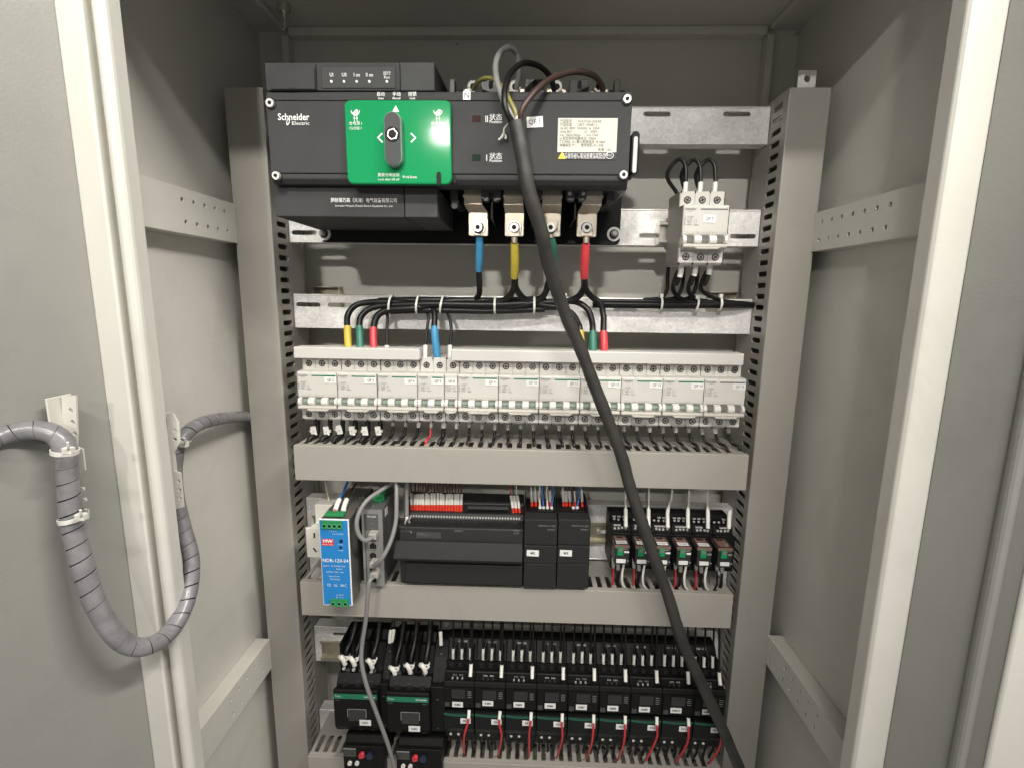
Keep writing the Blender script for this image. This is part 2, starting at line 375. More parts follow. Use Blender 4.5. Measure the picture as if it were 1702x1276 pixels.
# posts: closed box section, slotted inner face
PZ0, PZ1, PY0, PY1 = ZB+0.02, 1.757, 0.027, 0.112
for side in (-1, 1):
    xi, xo = side*0.3305, side*0.3810
    mbp = MB().box(min(xi, xo), max(xi, xo), PY0, PY0+0.002, PZ0, PZ1, 0.0009)
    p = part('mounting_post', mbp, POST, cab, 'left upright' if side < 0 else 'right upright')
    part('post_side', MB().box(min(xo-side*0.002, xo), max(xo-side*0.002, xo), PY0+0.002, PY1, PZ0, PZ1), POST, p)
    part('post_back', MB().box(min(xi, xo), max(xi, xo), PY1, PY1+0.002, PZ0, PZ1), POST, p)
    # inner face as a ladder of short slotted plates
    z = PZ0; n = int((PZ1-PZ0)/0.015)
    sl = MB()
    holes = []
    zz0 = 0.70
    sl.box(min(xi, xi+side*0.002), max(xi, xi+side*0.002), PY0+0.002, PY1, PZ0, zz0)
    k = 0
    while zz0 + 0.015*(k+1) <= PZ1+1e-6:
        z0 = zz0+0.015*k
        sl.plate(rect(PY0+0.002, PY1, z0, z0+0.015), [obround(0.054, z0+0.0075, 0.027, 0.0070)], 'X', min(xi, xi+side*0.002), max(xi, xi+side*0.002)); k += 1
    sl.box(min(xi, xi+side*0.002), max(xi, xi+side*0.002), PY0+0.002, PY1, zz0+0.015*k, PZ1)
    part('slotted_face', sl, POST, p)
    tabx = side*0.356
    if side > 0: part('post_tab', MB().plate(rect(tabx-0.011, tabx+0.011, PZ1, PZ1+0.024), [circle(tabx, PZ1+0.014, 0.004)], 'Y', PY0+0.012, PY0+0.014), GALV, p)
# side brackets: C channel with two rows of holes
def side_bracket(side, y0, y1, z0, z1, slope, lab):
    xf, xw = side*0.378, side*0.3995
    ln = y1-y0
    holes = []
    for r_, zz in enumerate((z0+0.011, z1-0.011)):
        for i in range(9):
            yy = y0+0.072+0.0200*i+(0.0030 if r_ == 0 else 0)
            if yy < y1-0.006: holes.append(circle(yy, zz, 0.0026, 10))
    m = MB().plate(rect(y0, y1, z0, z1), holes, 'X', min(xf, xf+side*0.002), max(xf, xf+side*0.002))
    o = part('side_bracket', m, PAINT, cab, lab)
    m = MB()
    m.box(min(xf, xw), max(xf, xw), y0, y1, z1, z1+0.002); m.box(min(xf, xw), max(xf, xw), y0, y1, z0-0.002, z0)
    m.box(min(xw-side*0.0015, xw), max(xw-side*0.0015, xw), y0, y1, z0+0.012, z1-0.012)
    part('flange', m, PAINT, o)
side_bracket(-1, -0.150, 0.0265, 1.5665, 1.6125, 0, 'upper left perforated channel')
side_bracket(1, -0.183, 0.0265, 1.5625, 1.6065, 0, 'upper right perforated channel')
side_bracket(-1, -0.151, 0.0265, 0.9260, 0.9720, 0, 'lower left perforated channel')
side_bracket(1, -0.177, 0.0265, 0.9640, 1.0050, 0, 'lower right perforated channel')
# roof eye bolt and small screws
p = A(473, 40, 0.09)
b = part('roof_bolt', MB().cyl((p.x, 0.09, ZT-0.012), 'Z', 0.009, 0.0115, 6), STEEL, cab)
part('washer', MB().cyl((p.x, 0.09, ZT-0.0165), 'Z', 0.005, 0.0045, 12), STEEL, b)
part('bolt_tip', MB().cyl((p.x, 0.09, ZT-0.030), 'Z', 0.003, 0.0135, 10), STEEL, b)
for px, py in ((760, 72), (1324, 57)):
    q = A(px, py, YB-0.014); part('rivet', MB().cyl((q.x, YB-0.0185, q.z), 'Y', 0.0022, 0.006, 10, 0.0022), STEEL, cab)
# clips on the back wall
for px0, py0, px1, py1 in ((515, 476, 563, 497), (1181, 485, 1228, 505)):
    x0, x1, z0, z1 = RECT(px0, py0, px1, py1, YB-0.02)
    c = part('back_clip', MB().box(x0, x1, YB-0.004, YB-0.0005, z0-0.02, z1, 0.0006), BRASS, cab)
    part('clip_fold', MB().box(x0, x1, YB-0.016, YB-0.004, z1-0.0022, z1, 0.0005).box(x1-0.002, x1, YB-0.016, YB-0.004, z0-0.02, z1-0.0022), BRASS, c)

# doors
def door_mesh(side, hx, hy, phi, t0, t1, d0, d1, z0, z1, bev=0.0):
    """slab in the door's own frame: t along the leaf from the hinge, d towards its inner face"""
    m = MB().box(t0, t1, d0, d1, z0, z1, bev)
    ca, sa = math.cos(phi), math.sin(phi)
    dirv = Vector((side*ca, -sa, 0)); nrm = Vector((-side*sa, -ca, 0))
    if nrm.dot(CAM-Vector((hx, hy, CAM.z))) < 0: nrm = -nrm
    M = Matrix(((dirv.x, nrm.x, 0, hx), (dirv.y, nrm.y, 0, hy), (0, 0, 1, 0), (0, 0, 0, 1)))
    return m.xf(M), M
LHX, LHY, RHX, RHY = -0.3888, YF+0.0016, 0.3908, YF+0.0016
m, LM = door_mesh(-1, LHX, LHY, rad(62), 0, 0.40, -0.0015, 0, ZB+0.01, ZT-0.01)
ldoor = part('door', m, DOORG, cab, 'left door leaf swung open, spiral cable tied to it')
part('door_fold', door_mesh(-1, LHX, LHY, rad(62), 0.3985, 0.40, 0, 0.018, ZB+0.01, ZT-0.01)[0], DOORG, ldoor)
part('door_fold', door_mesh(-1, LHX, LHY, rad(62), 0, 0.0015, -0.020, -0.0015, ZB+0.01, ZT-0.01)[0], DOORG, ldoor)
RPHI = rad(50)
def door_t(px, py):
    d = RT*((px-851)/FPX) + DN*((py-638)/FPX) + FW
    ca, sa = math.cos(RPHI), math.sin(RPHI); nrm = Vector((sa, ca, 0))
    t = (Vector((RHX, RHY, 0))-CAM).dot(nrm)/d.dot(nrm); p = CAM+d*t
    return (p-Vector((RHX, RHY, p.z))).dot(Vector((ca, -sa, 0)))
tr = (door_t(1674, 820)+door_t(1593, 1276))/2; te = (door_t(1702, 938)+door_t(1635, 1276))/2
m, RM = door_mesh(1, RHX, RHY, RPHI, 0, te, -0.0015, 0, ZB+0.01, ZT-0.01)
rdoor = part('door', m, DOORG, cab, 'right door leaf swung open, plain inner face with one rib')
rib = MB(); n = 8
prof = [(tr-0.006, 0)] + [(tr+0.006*math.cos(rad(180-180*i/n)), 0.0075*math.sin(rad(180*i/n))) for i in range(1, n)] + [(tr+0.006, 0)]
part('door_rib', rib.prism(prof, 'Z', ZB+0.03, ZT-0.03).xf(RM), DOORG, rdoor)
# folded outer edge of the right leaf, turned to face the room
e = RM @ Vector((te, 0, 0))
part('door_fold', MB().prism([(e.x-0.0005, e.y), (e.x-0.0005, e.y-0.002), (e.x+0.0015, e.y-0.0035), (e.x+0.09, e.y-0.0035), (e.x+0.09, e.y)], 'Z', ZB+0.01, ZT-0.01, 0.0006), PAINT, rdoor)

# ================================================================== mounting rails
RX0, RX1, RY = -0.3300, 0.3300, 0.0735
def rail(z0, z1, slots, label, notch=()):
    r = thing('mounting_rail', label, 'mounting rail', (0, RY, z0), 'galvanised cross rails between the posts')
    part('web', MB().plate(rect(RX0+0.0006, RX1-0.0006, z0, z1), [obround(cx, cz, L, 0.0062) for cx, cz, L in slots], 'Y', RY, RY+0.002), GALV, r)
    part('fold', MB().box(RX0+0.0006, RX1-0.0006, RY+0.002, RY+0.022, z1-0.002, z1), GALV, r)
    part('fold', MB().box(RX0+0.0006, RX1-0.0006, RY+0.002, RY+0.022, z0, z0+0.002), GALV, r)
    part('rolled_edge', MB().tube([(RX0+0.001, RY+0.0012, z1), (RX1-0.001, RY+0.0012, z1)], 0.0017, 12), ZINC, r)
    return r
def slotrow(z, xs, L=0.036): return [(max(RX0+L/2+0.004, min(RX1-L/2-0.004, x)), z, L) for x in xs]
z0, z1 = A(1160, 240, RY).z, A(1160, 179, RY).z
rail(z0, z1, slotrow(A(1090, 190, RY).z, [A(p, 190, RY).x for p in (600, 700, 1000, 1092, 1225)]), 'topmost galvanised rail behind the transfer switch, slot along its upper edge')
z0, z1 = A(1150, 409, RY).z, A(1150, 350, RY).z
rail(z0, z1, slotrow(A(1085, 392, RY).z, [A(p, 392, RY).x for p in (505, 700, 860, 1084, 1248)]), 'galvanised rail carrying the QF7 breaker, second from the top')
z0, z1 = A(870, 550, RY).z, A(870, 495, RY).z
rail(z0, z1, slotrow(A(560, 507, RY).z, [A(p, 507, RY).x for p in (502, 565, 640, 760, 880, 1000, 1080, 1180)]), 'galvanised rail right behind the horizontal black cable bundle')
z0, z1 = A(1100, 948, RY).z, A(1100, 842, RY).z
z1r4 = z1
rail(z0+0.01, z1, slotrow(z1-0.012, [-0.28, -0.1, 0.18, 0.29]), 'galvanised rail behind the controller row, bright upper edge showing')
z0, z1 = A(900, 1110, RY).z, A(900, 1053, RY).z
rail(z0, z1, slotrow(z1-0.012, [-0.28, -0.1, 0.1, 0.29]), 'lowest galvanised rail behind the black contactors')
# DIN rails
def din(zc, label):
    d = thing('din_rail', label, 'DIN rail', (0, 0.06, zc), 'DIN rails')
    y = 0.0655
    part('web', MB().plate(rect(-0.318, 0.318, zc-0.0135, zc+0.0135), [obround(x*0.045, zc, 0.016, 0.006) for x in range(-6, 7)], 'Y', y+0.0062, y+0.0074), BRASS, d)
    for s in (-1, 1):
        part('lip', MB().box(-0.318, 0.318, y, y+0.0012, min(zc+s*0.0135, zc+s*0.0175), max(zc+s*0.0135, zc+s*0.0175)).box(-0.318, 0.318, y+0.0012, y+0.0062, min(zc+s*0.0125, zc+s*0.0137), max(zc+s*0.0125, zc+s*0.0137)), BRASS, d)
    for x in (A(996, 880, y).x, A(562, 1080, y).x):
        part('rail_screw', MB().cyl((x, y+0.0030, zc), 'Y', 0.0035, 0.0032, 12), STEEL, d)
    return d
din(A(520, 655, 0.066).z, 'DIN rail hidden behind the white breaker row')
ZD2 = A(996, 886, 0.0655).z
din(ZD2, 'yellowish DIN rail showing between the black controller and the relays')
ZD3 = A(562, 1082, 0.0655).z
din(ZD3, 'yellowish DIN rail ending left of contactor KM1')

# ================================================================== wiring ducts
DY0, DY1 = -0.012, 0.0725
def duct(x0, x1, z0, z1, label, nslot_from=0):
    d = thing('wiring_duct', label, 'wiring duct', (0, DY0, z0), 'grey slotted wiring ducts')
    c = MB().box(x0, x1, DY0, DY0+0.0022, z0-0.0008, z1+0.0008, 0.0009)
    c.box(x0+0.0003, x1-0.0003, DY0+0.0022, DY0+0.009, z1-0.0009, z1+0.0006).box(x0+0.0003, x1-0.0003, DY0+0.0022, DY0+0.009, z0-0.0006, z0+0.0009)
    part('cover', c, DUCT, d)
    SPI = 0.0135; n = int((x1-x0-0.006)/SPI); xs = [x0+0.009+SPI*i for i in range(n)]
    for nm, zz in (('top_wall', z1-0.0024), ('bottom_wall', z0+0.0012)):
        m = MB()
        k = 0
        for i in range(0, n, 6):
            g = xs[i:i+6]; a = x0+0.0005 if i == 0 else g[0]-SPI/2; bb = x1-0.0005 if i+6 >= n else g[-1]+SPI/2
            m.plate(rect(a, bb, DY0+0.0026, DY1), [obround(x, DY0+0.025, 0.0070, 0.033, False) for x in g], 'Z', zz, zz+0.0012)
        part(nm, m, DUCT, d)
    part('back_wall', MB().box(x0+0.0005, x1-0.0005, DY1-0.0014, DY1-0.0002, z0+0.0026, z1-0.0026), DUCT, d)
    return d
Z1a, Z1b = (A(488, 798.5, DY0).z+A(1241, 811.6, DY0).z)/2, (A(488, 743.5, DY0).z+A(1245, 753, DY0).z)/2
DX0, DX1 = A(489, 770, DY0).x, A(1243, 782, DY0).x
duct(DX0, DX1, Z1a, Z1b, 'grey wiring duct directly below the white breaker row')
Z2a, Z2b = (A(501, 1021, DY0).z+A(1215, 1043, DY0).z)/2, (A(500, 966, DY0).z+A(1218, 990, DY0).z)/2
duct(A(500, 994, DY0).x, A(1217, 1015, DY0).x, Z2a, Z2b, 'grey wiring duct between the controller row and the contactors')
Z3b = A(560, 1259, DY0).z
duct(A(512, 1270, DY0).x, A(1203, 1276, DY0).x, Z3b-0.05, Z3b, 'grey wiring duct at the bottom below the contactors')
# rails the two lower ducts are screwed to
rail(Z2b-0.046, Z2b+0.0012, slotrow(Z2b-0.02, [-0.2, 0.2]), 'galvanised rail behind the duct under the controls, only its top edge showing')
rail(Z3b-0.046, Z3b+0.0012, slotrow(Z3b-0.02, [-0.2, 0.2]), 'galvanised rail behind the lowest duct, only its top edge showing')
# ================================================================== screws used everywhere
def screw_parts(parent, x, y, z, r, name='screw', ringmat=None, headmat=None, slot=True, ang=0.5):
    """dark counterbore with a cross-slotted head, facing -Y; (x,y,z) on the surface"""
    ringmat = ringmat or HOLE; headmat = headmat or STEEL
    o = inst(name, ('sring', round(r, 5)), lambda m: m.cyl((0, -0.0002, 0), 'Y', r, 0.0004, 16), ringmat, parent, (x, y, z))
    h = inst('screw_head', ('shead', round(r, 5)), lambda m: m.cyl((0, -0.0007, 0), 'Y', r*0.70, 0.0004, 14, r*0.74), headmat, o, (x, y, z))
    if slot:
        s = inst('slot', ('sslot', round(r, 5)), lambda m: m.box(-r*0.62, r*0.62, -0.0009, -0.0005, -r*0.13, r*0.13).box(-r*0.13, r*0.13, -0.00092, -0.00052, -r*0.5, r*0.5), HOLE, o, (x, y, z))
        s.rotation_euler = (0, ang, 0)
    return o
def sticker(parent, s, cx, cz, y, w, h, size, tilt=0.0, bold=0.02, name='tag_sticker', material=None):
    M = Matrix.Translation((cx, y, cz)) @ Matrix.Rotation(tilt, 4, 'Y')
    o = part(name, MB().box(-w/2, w/2, -0.0004, 0, -h/2, h/2).xf(M), material or STICK, parent)
    if s: text(s, size, cx, y-0.0006, cz, INK, o, bold=bold, tilt=-tilt)
    return o

# ================================================================== automatic transfer switch
YC = -0.080                                     # front of the cover
c = A(746, 230, YC)
ats = thing('transfer_switch', 'big dark grey transfer switch with a green operating panel, top of the cabinet', 'transfer switch', (c.x, 0, A(700, 404, 0.062).z))
# black base plate on the rails
x0, x1, z0, z1 = RECT(527, 150, 1036, 405, 0.064)
part('base_plate', MB().prism(rrect(x0, x1, z0, z1, 0.006), 'Y', 0.064, 0.0725, 0.0006), BLACK, ats)
# mechanism block behind the cover
cx0, cx1, cz0, cz1 = RECT(446, 150.5, 1048, 306.5, YC)
part('mechanism_block', MB().box(cx0+0.012, cx1-0.012, YC+0.030, 0.064, cz0+0.010, cz1-0.008, 0.003), BLACK, ats)
# front cover: upper strip, main panel, lower strip, with grooves between
zt = (A(462, 169.4, YC).z + A(1036, 165.2, YC).z)/2; zb = (A(469, 291.3, YC).z + A(1025, 289.6, YC).z)/2
cov = part('front_cover', MB().box(cx0, cx1, YC, YC+0.030, zb+0.0005, zt-0.0005, 0.0012), DGREY, ats)
part('upper_strip', MB().prism([(YC+0.030, zt), (YC+0.0006, zt), (YC+0.0006, cz1-0.004), (YC+0.004, cz1), (YC+0.030, cz1)], 'X', cx0, cx1, 0.0008), DGREY, cov)
part('lower_strip', MB().prism([(YC+0.030, zb), (YC+0.0006, zb), (YC+0.0006, cz0+0.005), (YC+0.006, cz0), (YC+0.030, cz0)], 'X', cx0, cx1, 0.0008), DGREY, cov)
part('groove', MB().box(cx0+0.001, cx1-0.001, YC+0.0025, YC+0.028, zb-0.0006, zb+0.0006).box(cx0+0.001, cx1-0.001, YC+0.0025, YC+0.028, zt-0.0006, zt+0.0006), HOLE, cov)
for px, py in ((450, 172.5), (460, 293), (1042, 166), (1036, 291.5)):
    q = A(px, py, YC-0.001)
    s = part('cover_screw', MB().cyl((q.x, YC-0.004, q.z), 'Y', 0.0042, 0.0035, 18, 0.0046), ZINC, ats)
    part('hex_recess', MB().cyl((q.x, YC-0.0044, q.z), 'Y', 0.0021, 0.0004, 6), HOLE, s)
    part('screw_seat', MB().cyl((q.x, YC-0.0006, q.z), 'Y', 0.0058, 0.0005, 18), HOLE, s)
# display unit above
def box_px(px0, py0, px1, py1, yf, yb, bev=0.001):
    x0, x1, z0, z1 = RECT(px0, py0, px1, py1, yf); return MB().box(x0, x1, yf, yb, z0, z1, bev)
YD = YC+0.002
dx0, dx1, dz0, dz1 = RECT(441, 104, 665, 152, YD)
disp = part('display_unit', MB().box(dx0, A(526, 130, YD).x-0.0002, YD, 0.03, cz1+0.0003, dz1, 0.001).box(A(526, 130, YD).x+0.0002, A(665, 130, YD).x-0.0002, YD, 0.03, cz1+0.0003, dz1, 0.001), DGREY, ats)
rx0, rx1 = A(665, 130, YD).x, A(722, 130, YD).x
part('display_end_block', MB().prism([(rx0+0.0002, YD), (rx1, YD), (rx1+0.004, 0.03), (rx0+0.0002, 0.03)], 'Z', cz1+0.0003, dz1, 0.0008), LGREY, ats)
fl = part('flip_cover', box_px(447, 110.5, 523, 149, YD-0.003, YD-0.0002, 0.0012), DGREY, disp)
x0, x1, z0, z1 = RECT(480, 146.5, 490, 149.5, YD-0.003)
part('thumb_notch', MB().box(x0, x1, YD-0.0034, YD-0.0029, z0, z1), HOLE, fl)
x0, x1, z0, z1 = RECT(535.5, 111.5, 657, 147, YD)
win = part('display_window', MB().box(x0, x1, YD-0.0007, YD-0.0001, z0, z1), LGREY, disp)
part('window_line', MB().plate(rect(x0-0.0005, x1+0.0005, z0-0.0005, z1+0.0005), [rect(x0, x1, z0, z1)], 'Y', YD-0.0004, YD-0.0001), HOLE, disp)
for s_, px, sz in (('UI', 551, 0.0052), ('UII', 572, 0.0052), ('I on', 593, 0.0052), ('II on', 614, 0.0052)):
    q = A(px, 125, YD-0.0009); text(s_, sz, q.x, YD-0.0009, q.z, INKW, win, sx=0.85, bold=0.01)
q = A(643, 122.5, YD-0.0009); text('运行', 0.0042, q.x, YD-0.0009, q.z, INKW, win); q = A(643, 129, YD-0.0009); text('Run', 0.0040, q.x, YD-0.0009, q.z, INKW, win)
for px in (551.5, 572.5, 593.5, 614.5, 643.5):
    q = A(px, 136.5, YD); part('pilot_light', MB().cyl((q.x, YD-0.0016, q.z), 'Y', 0.0013, 0.0009, 12), LED, win)
# lower unit with the maker's line
YL = YC+0.014
lx0, lx1, lz0, lz1 = RECT(457, 309, 672, 361, YL)
low = part('lower_unit', MB().box(lx0, lx1-0.0003, YL, 0.055, lz0, cz0-0.0003, 0.0012), DGREY, ats)
ex0, ex1 = lx1+0.0003, A(727, 340, YL).x
part('lower_end_block', MB().box(ex0, ex1, YL+0.0004, 0.055, lz0+0.0003, cz0-0.0003, 0.0012), LGREY, ats)
q = A(605, 334, YL); text('施耐德万高（天津）电气设备有限公司', 0.0052, q.x, YL-0.0005, q.z, INKW, low, sx=0.86, bold=0.012)
q = A(605, 343, YL); text('Schneider Wingoal (Tianjin) Electric Equipment Co., Ltd.', 0.0029, q.x, YL-0.0005, q.z, INKW, low, sx=1.0)
# maker's name on the cover
q = A(488, 195.5, YC); text('Schneider', 0.0094, q.x, YC-0.0005, q.z, INKW, cov, sx=0.92, bold=0.016)
q = A(500, 205.8, YC); text('Electric', 0.0050, q.x, YC-0.0005, q.z, INKW, cov, sx=1.3, bold=0.006)
q = A(479, 203, YC)
logo = MB()
for k, (rr, hh) in enumerate(((0.0022, 0.0040),)):
    out = [(q.x+0.0012*math.sin(t*math.pi/8)*1.5+0.0010*math.cos(t*math.pi/8), q.z+hh*0.9*math.cos(t*math.pi/8)) for t in range(16)]
    inn = [(q.x+0.0006*math.sin(t*math.pi/8)*1.5+0.0006*math.cos(t*math.pi/8), q.z+hh*0.5*math.cos(t*math.pi/8)) for t in range(16)]
    logo.plate(out, [inn], 'Y', YC-0.0005, YC-0.0002)
part('emblem', logo, INKW, cov)
# green operating panel
gx0, gx1, gz0, gz1 = RECT(575.5, 167.5, 750.5, 307, YC-0.006)
YG = YC-0.008
g = part('operating_panel', MB().prism(rrect(gx0, gx1, gz0, gz1, 0.0065, 5), 'Y', YG, YC-0.0003, 0.0016, 2), GREEN, ats)
kx, kz = A(657, 236, YG).x, A(657, 236, YG).z
kn = part('knob', MB().prism(obround(kx, kz, 0.0185, 0.054, False, 10), 'Y', YG-0.010, YG-0.0002, 0.0009), KRIM, g)
part('knob_face', MB().prism(obround(kx, kz, 0.0163, 0.0518, False, 10), 'Y', YG-0.0106, YG-0.0098), KNOB, kn)
hz = A(657, 229, YG).z
part('socket', MB().cyl((kx, YG-0.0111, hz), 'Y', 0.0076, 0.0006, 24), HOLE, kn)
hexo = [(kx+0.0060*math.cos(rad(60*i+15)), hz+0.0060*math.sin(rad(60*i+15))) for i in range(6)]
hexi = [(kx+0.0046*math.cos(rad(60*i+15)), hz+0.0046*math.sin(rad(60*i+15))) for i in range(6)]
part('hex_ring', MB().plate(hexo, [hexi], 'Y', YG-0.0116, YG-0.0110), mat('dull_steel', (0.30, 0.29, 0.27), 0.35, 0.9), kn)
q = A(658, 181.5, YG); part('pointer_mark', MB().prism([(q.x-0.0036, q.z-0.0030), (q.x+0.0036, q.z-0.0030), (q.x, q.z+0.0034)], 'Y', YG-0.0005, YG-0.0002), INKW, g)
for px, s_ in ((631.5, 1), (687.5, -1)):
    q = A(px, 229.5, YG); a, h = 0.0030*s_, 0.0050
    part('arrow_mark', MB().prism([(q.x-a, q.z), (q.x+a*0.7, q.z+h), (q.x+a*1.15, q.z+h*0.8), (q.x-a*0.35, q.z), (q.x+a*1.15, q.z-h*0.8), (q.x+a*0.7, q.z-h)], 'Y', YG-0.0005, YG-0.0002), INKW, g)
for px, num, s_ in ((591, 'I', 1), (728, 'II', -1)):
    q = A(px, 191, YG); m = MB()
    cupo, cupi = [], []
    for i in range(13):
        a = rad(180+180*i/12); cupo.append((q.x+0.0048*math.cos(a), q.z+0.0052*math.sin(a)+0.004))
    m.prism(cupo + [(p[0]*0.82+q.x*0.18, (p[1]-q.z-0.004)*0.78+q.z+0.004) for p in reversed(cupo)], 'Y', YG-0.0005, YG-0.0002)
    m.prism([(q.x-0.0028, q.z+0.0018), (q.x+0.001, q.z+0.0052), (q.x+0.0030, q.z+0.0045), (q.x+0.0022, q.z+0.0012), (q.x-0.0008, q.z-0.0005)], 'Y', YG-0.0005, YG-0.0002)
    for dx in (-0.0017, 0.0012): m.box(q.x+dx, q.x+dx+0.0006, YG-0.0005, YG-0.0002, q.z-0.0072, q.z-0.0012)
    m.box(q.x-0.0026, q.x+0.0026, YG-0.00052, YG-0.00022, q.z-0.0040, q.z-0.0034)
    part('plug_symbol', m, INKW, g)
    q = A(px, 206, YG); text('合电源 '+num, 0.0040, q.x, YG-0.0005, q.z, INKW, g)
    q = A(px, 214, YG); text('CLOSE '+num, 0.0038, q.x, YG-0.0005, q.z, INKW, g)
q = A(646, 291.5, YG); text('直接分闸挂锁', 0.0040, q.x, YG-0.0005, q.z, INKW, g)
q = A(646, 299, YG); text('Lock after I/II off', 0.0034, q.x, YG-0.0005, q.z, INKW, g)
q = A(681, 295, YG); text('Φ≤6.5mm', 0.0037, q.x, YG-0.0005, q.z, INKW, g)
lx_, lz_ = A(729.5, 295, YG).x, A(729.5, 297, YG).z
part('lock_slot', MB().prism(obround(lx_, lz_, 0.0050, 0.0135, False), 'Y', YG-0.0006, YG-0.0002), HOLE, g)
for s_, t_, px in (('自动', 'Auto', 633), ('手动', 'Manual', 659), ('挂锁', 'Lock', 685.5)):
    q = A(px, 157.5, YC); text(s_, 0.0046, q.x, YC-0.0002, q.z, INKW, cov, bold=0.006)
    q = A(px, 164.0, YC); text(t_, 0.0030, q.x, YC-0.0002, q.z, INKW, cov, bold=0.02)
# position windows and prints
for py, s_, wm in ((198, 'II', WINR), (262.5, 'I', WING)):
    x0, x1, z0, z1 = RECT(785, py-5.5, 799, py+5.5, YC)
    w = part('position_window', MB().box(x0, x1, YC-0.0004, YC-0.0001, z0, z1), wm, cov)
    q = A(809, py+1, YC); text(s_, 0.0092, q.x, YC-0.0005, q.z, INKW, cov, sx=0.8, bold=0.01)
    q = A(824, py-1.8, YC); text('状态', 0.0070, q.x, YC-0.0005, q.z, INKW, cov, bold=0.004)
    q = A(824, py+5.2, YC); text('Position', 0.0042, q.x, YC-0.0005, q.z, INKW, cov, bold=0.008)
q = A(776, 159.5, YC); sticker(cov, 'N', q.x, q.z, YC-0.0001, 0.0080, 0.0085, 0.0080, bold=0.0, name='neutral_sticker')
q = A(889, 203.5, YC); sticker(cov, 'QF 1', q.x, q.z, YC-0.0002, 0.0172, 0.0108, 0.0066, tilt=-0.06, bold=0.0)
# rating plate
x0, x1, z0, z1 = RECT(927, 197, 1025.5, 253.5, YC)
n_ = part('rating_plate', MB().box(x0, x1, YC-0.0006, YC-0.0001, z0, z1), PALE, cov)
xx0, xx1, zz0, zz1 = RECT(926, 253.5, 1024, 266, YC)
w_ = part('warning_strip', MB().box(xx0, xx1, YC-0.0006, YC-0.0001, zz0, zz1-0.0001), LGREY, cov)
rows = [('产品型号', 'WATSGA-200/4A'), ('产品标准', 'GB/T 14048.11'), ('Ue AC 400V  50/60Hz  Ie  200A', None), ('Uimp 8kV               Ui   1000V', None), ('Icw  10kA/100ms       Icm 17kA', None), ('Iq 额定限制短路电流  100kA', None), ('T:3-9906  d/c 最小断路电流 18.18kA', None), ('电器级别 PC      使用类别 AC-33B', None)]
for i, (a_, b_) in enumerate(rows):
    zz = z1-0.0034-i*(z1-z0-0.006)/8.2
    text(a_, 0.0037, x0+0.002, YC-0.0008, zz, INK, n_, 'LEFT', sx=0.86)
    if b_: text(b_, 0.0037, x0+0.021, YC-0.0008, zz, INK, n_, 'LEFT', sx=0.9)
text('天津  150', 0.0035, x1-0.013, YC-0.0008, z0+0.0022, INK, n_)
text('本产品在出厂前已经进行参数测试', 0.0034, (xx0+xx1)/2-0.002, YC-0.0008, zz1-0.0026, INKW, w_, sx=0.98)
text('请核对型号电流后再通电投运', 0.0034, (xx0+xx1)/2-0.002, YC-0.0008, zz0+0.0022, INKW, w_, sx=1.0)
q = A(934, 259.5, YC)
tri = part('warning_triangle', MB().prism([(q.x-0.0042, q.z-0.0032), (q.x+0.0042, q.z-0.0032), (q.x, q.z+0.0040)], 'Y', YC-0.0009, YC-0.0007), YELW, w_)
text('!', 0.0048, q.x, YC-0.0011, q.z-0.0006, INK, tri)
q = A(1013, 259, YC)
part('approval_mark', MB().plate([(q.x+0.0045*math.cos(2*math.pi*i/20), q.z+0.0034*math.sin(2*math.pi*i/20)) for i in range(20)], [[(q.x+0.0040*math.cos(2*math.pi*i/20), q.z+0.0029*math.sin(2*math.pi*i/20)) for i in range(20)]], 'Y', YC-0.0009, YC-0.0007), INKW, w_)
text('CCC', 0.0034, q.x, YC-0.0009, q.z, INKW, w_, sx=0.8)
# small dark slot beside the green panel
x0, x1, z0, z1 = RECT(753, 292, 758.5, 304, YC); part('side_slot', MB().box(x0, x1, YC+0.0001, YC+0.0004, z0, z1).box(x0, x1, YC-0.0001, YC+0.0002, z0, z1), HOLE, cov)
# pull handle at the right end
x0, x1, z0, z1 = RECT(1049, 217, 1063, 289, YC+0.004)
ph = part('end_bracket', MB().prism(rrect(x0, x1, z0, z1, 0.0042), 'Y', YC+0.006, YC+0.040, 0.0008), BLACK, ats)
x0, x1, z0, z1 = RECT(1052, 227, 1059, 288, YC+0.004)
part('bracket_edge', MB().prism(rrect(x0, x1, z0, z1, 0.0022), 'Y', YC+0.0035, YC+0.0058, 0.0005), WHITEB, ph)
# moulding below the right corner of the cover
part('corner_moulding', MB().box(A(1003, 320, -0.04).x, A(1042, 320, -0.04).x, -0.045, 0.05, A(1020, 318, -0.04).z, cz0+0.008, 0.003), SMOKE, ats)
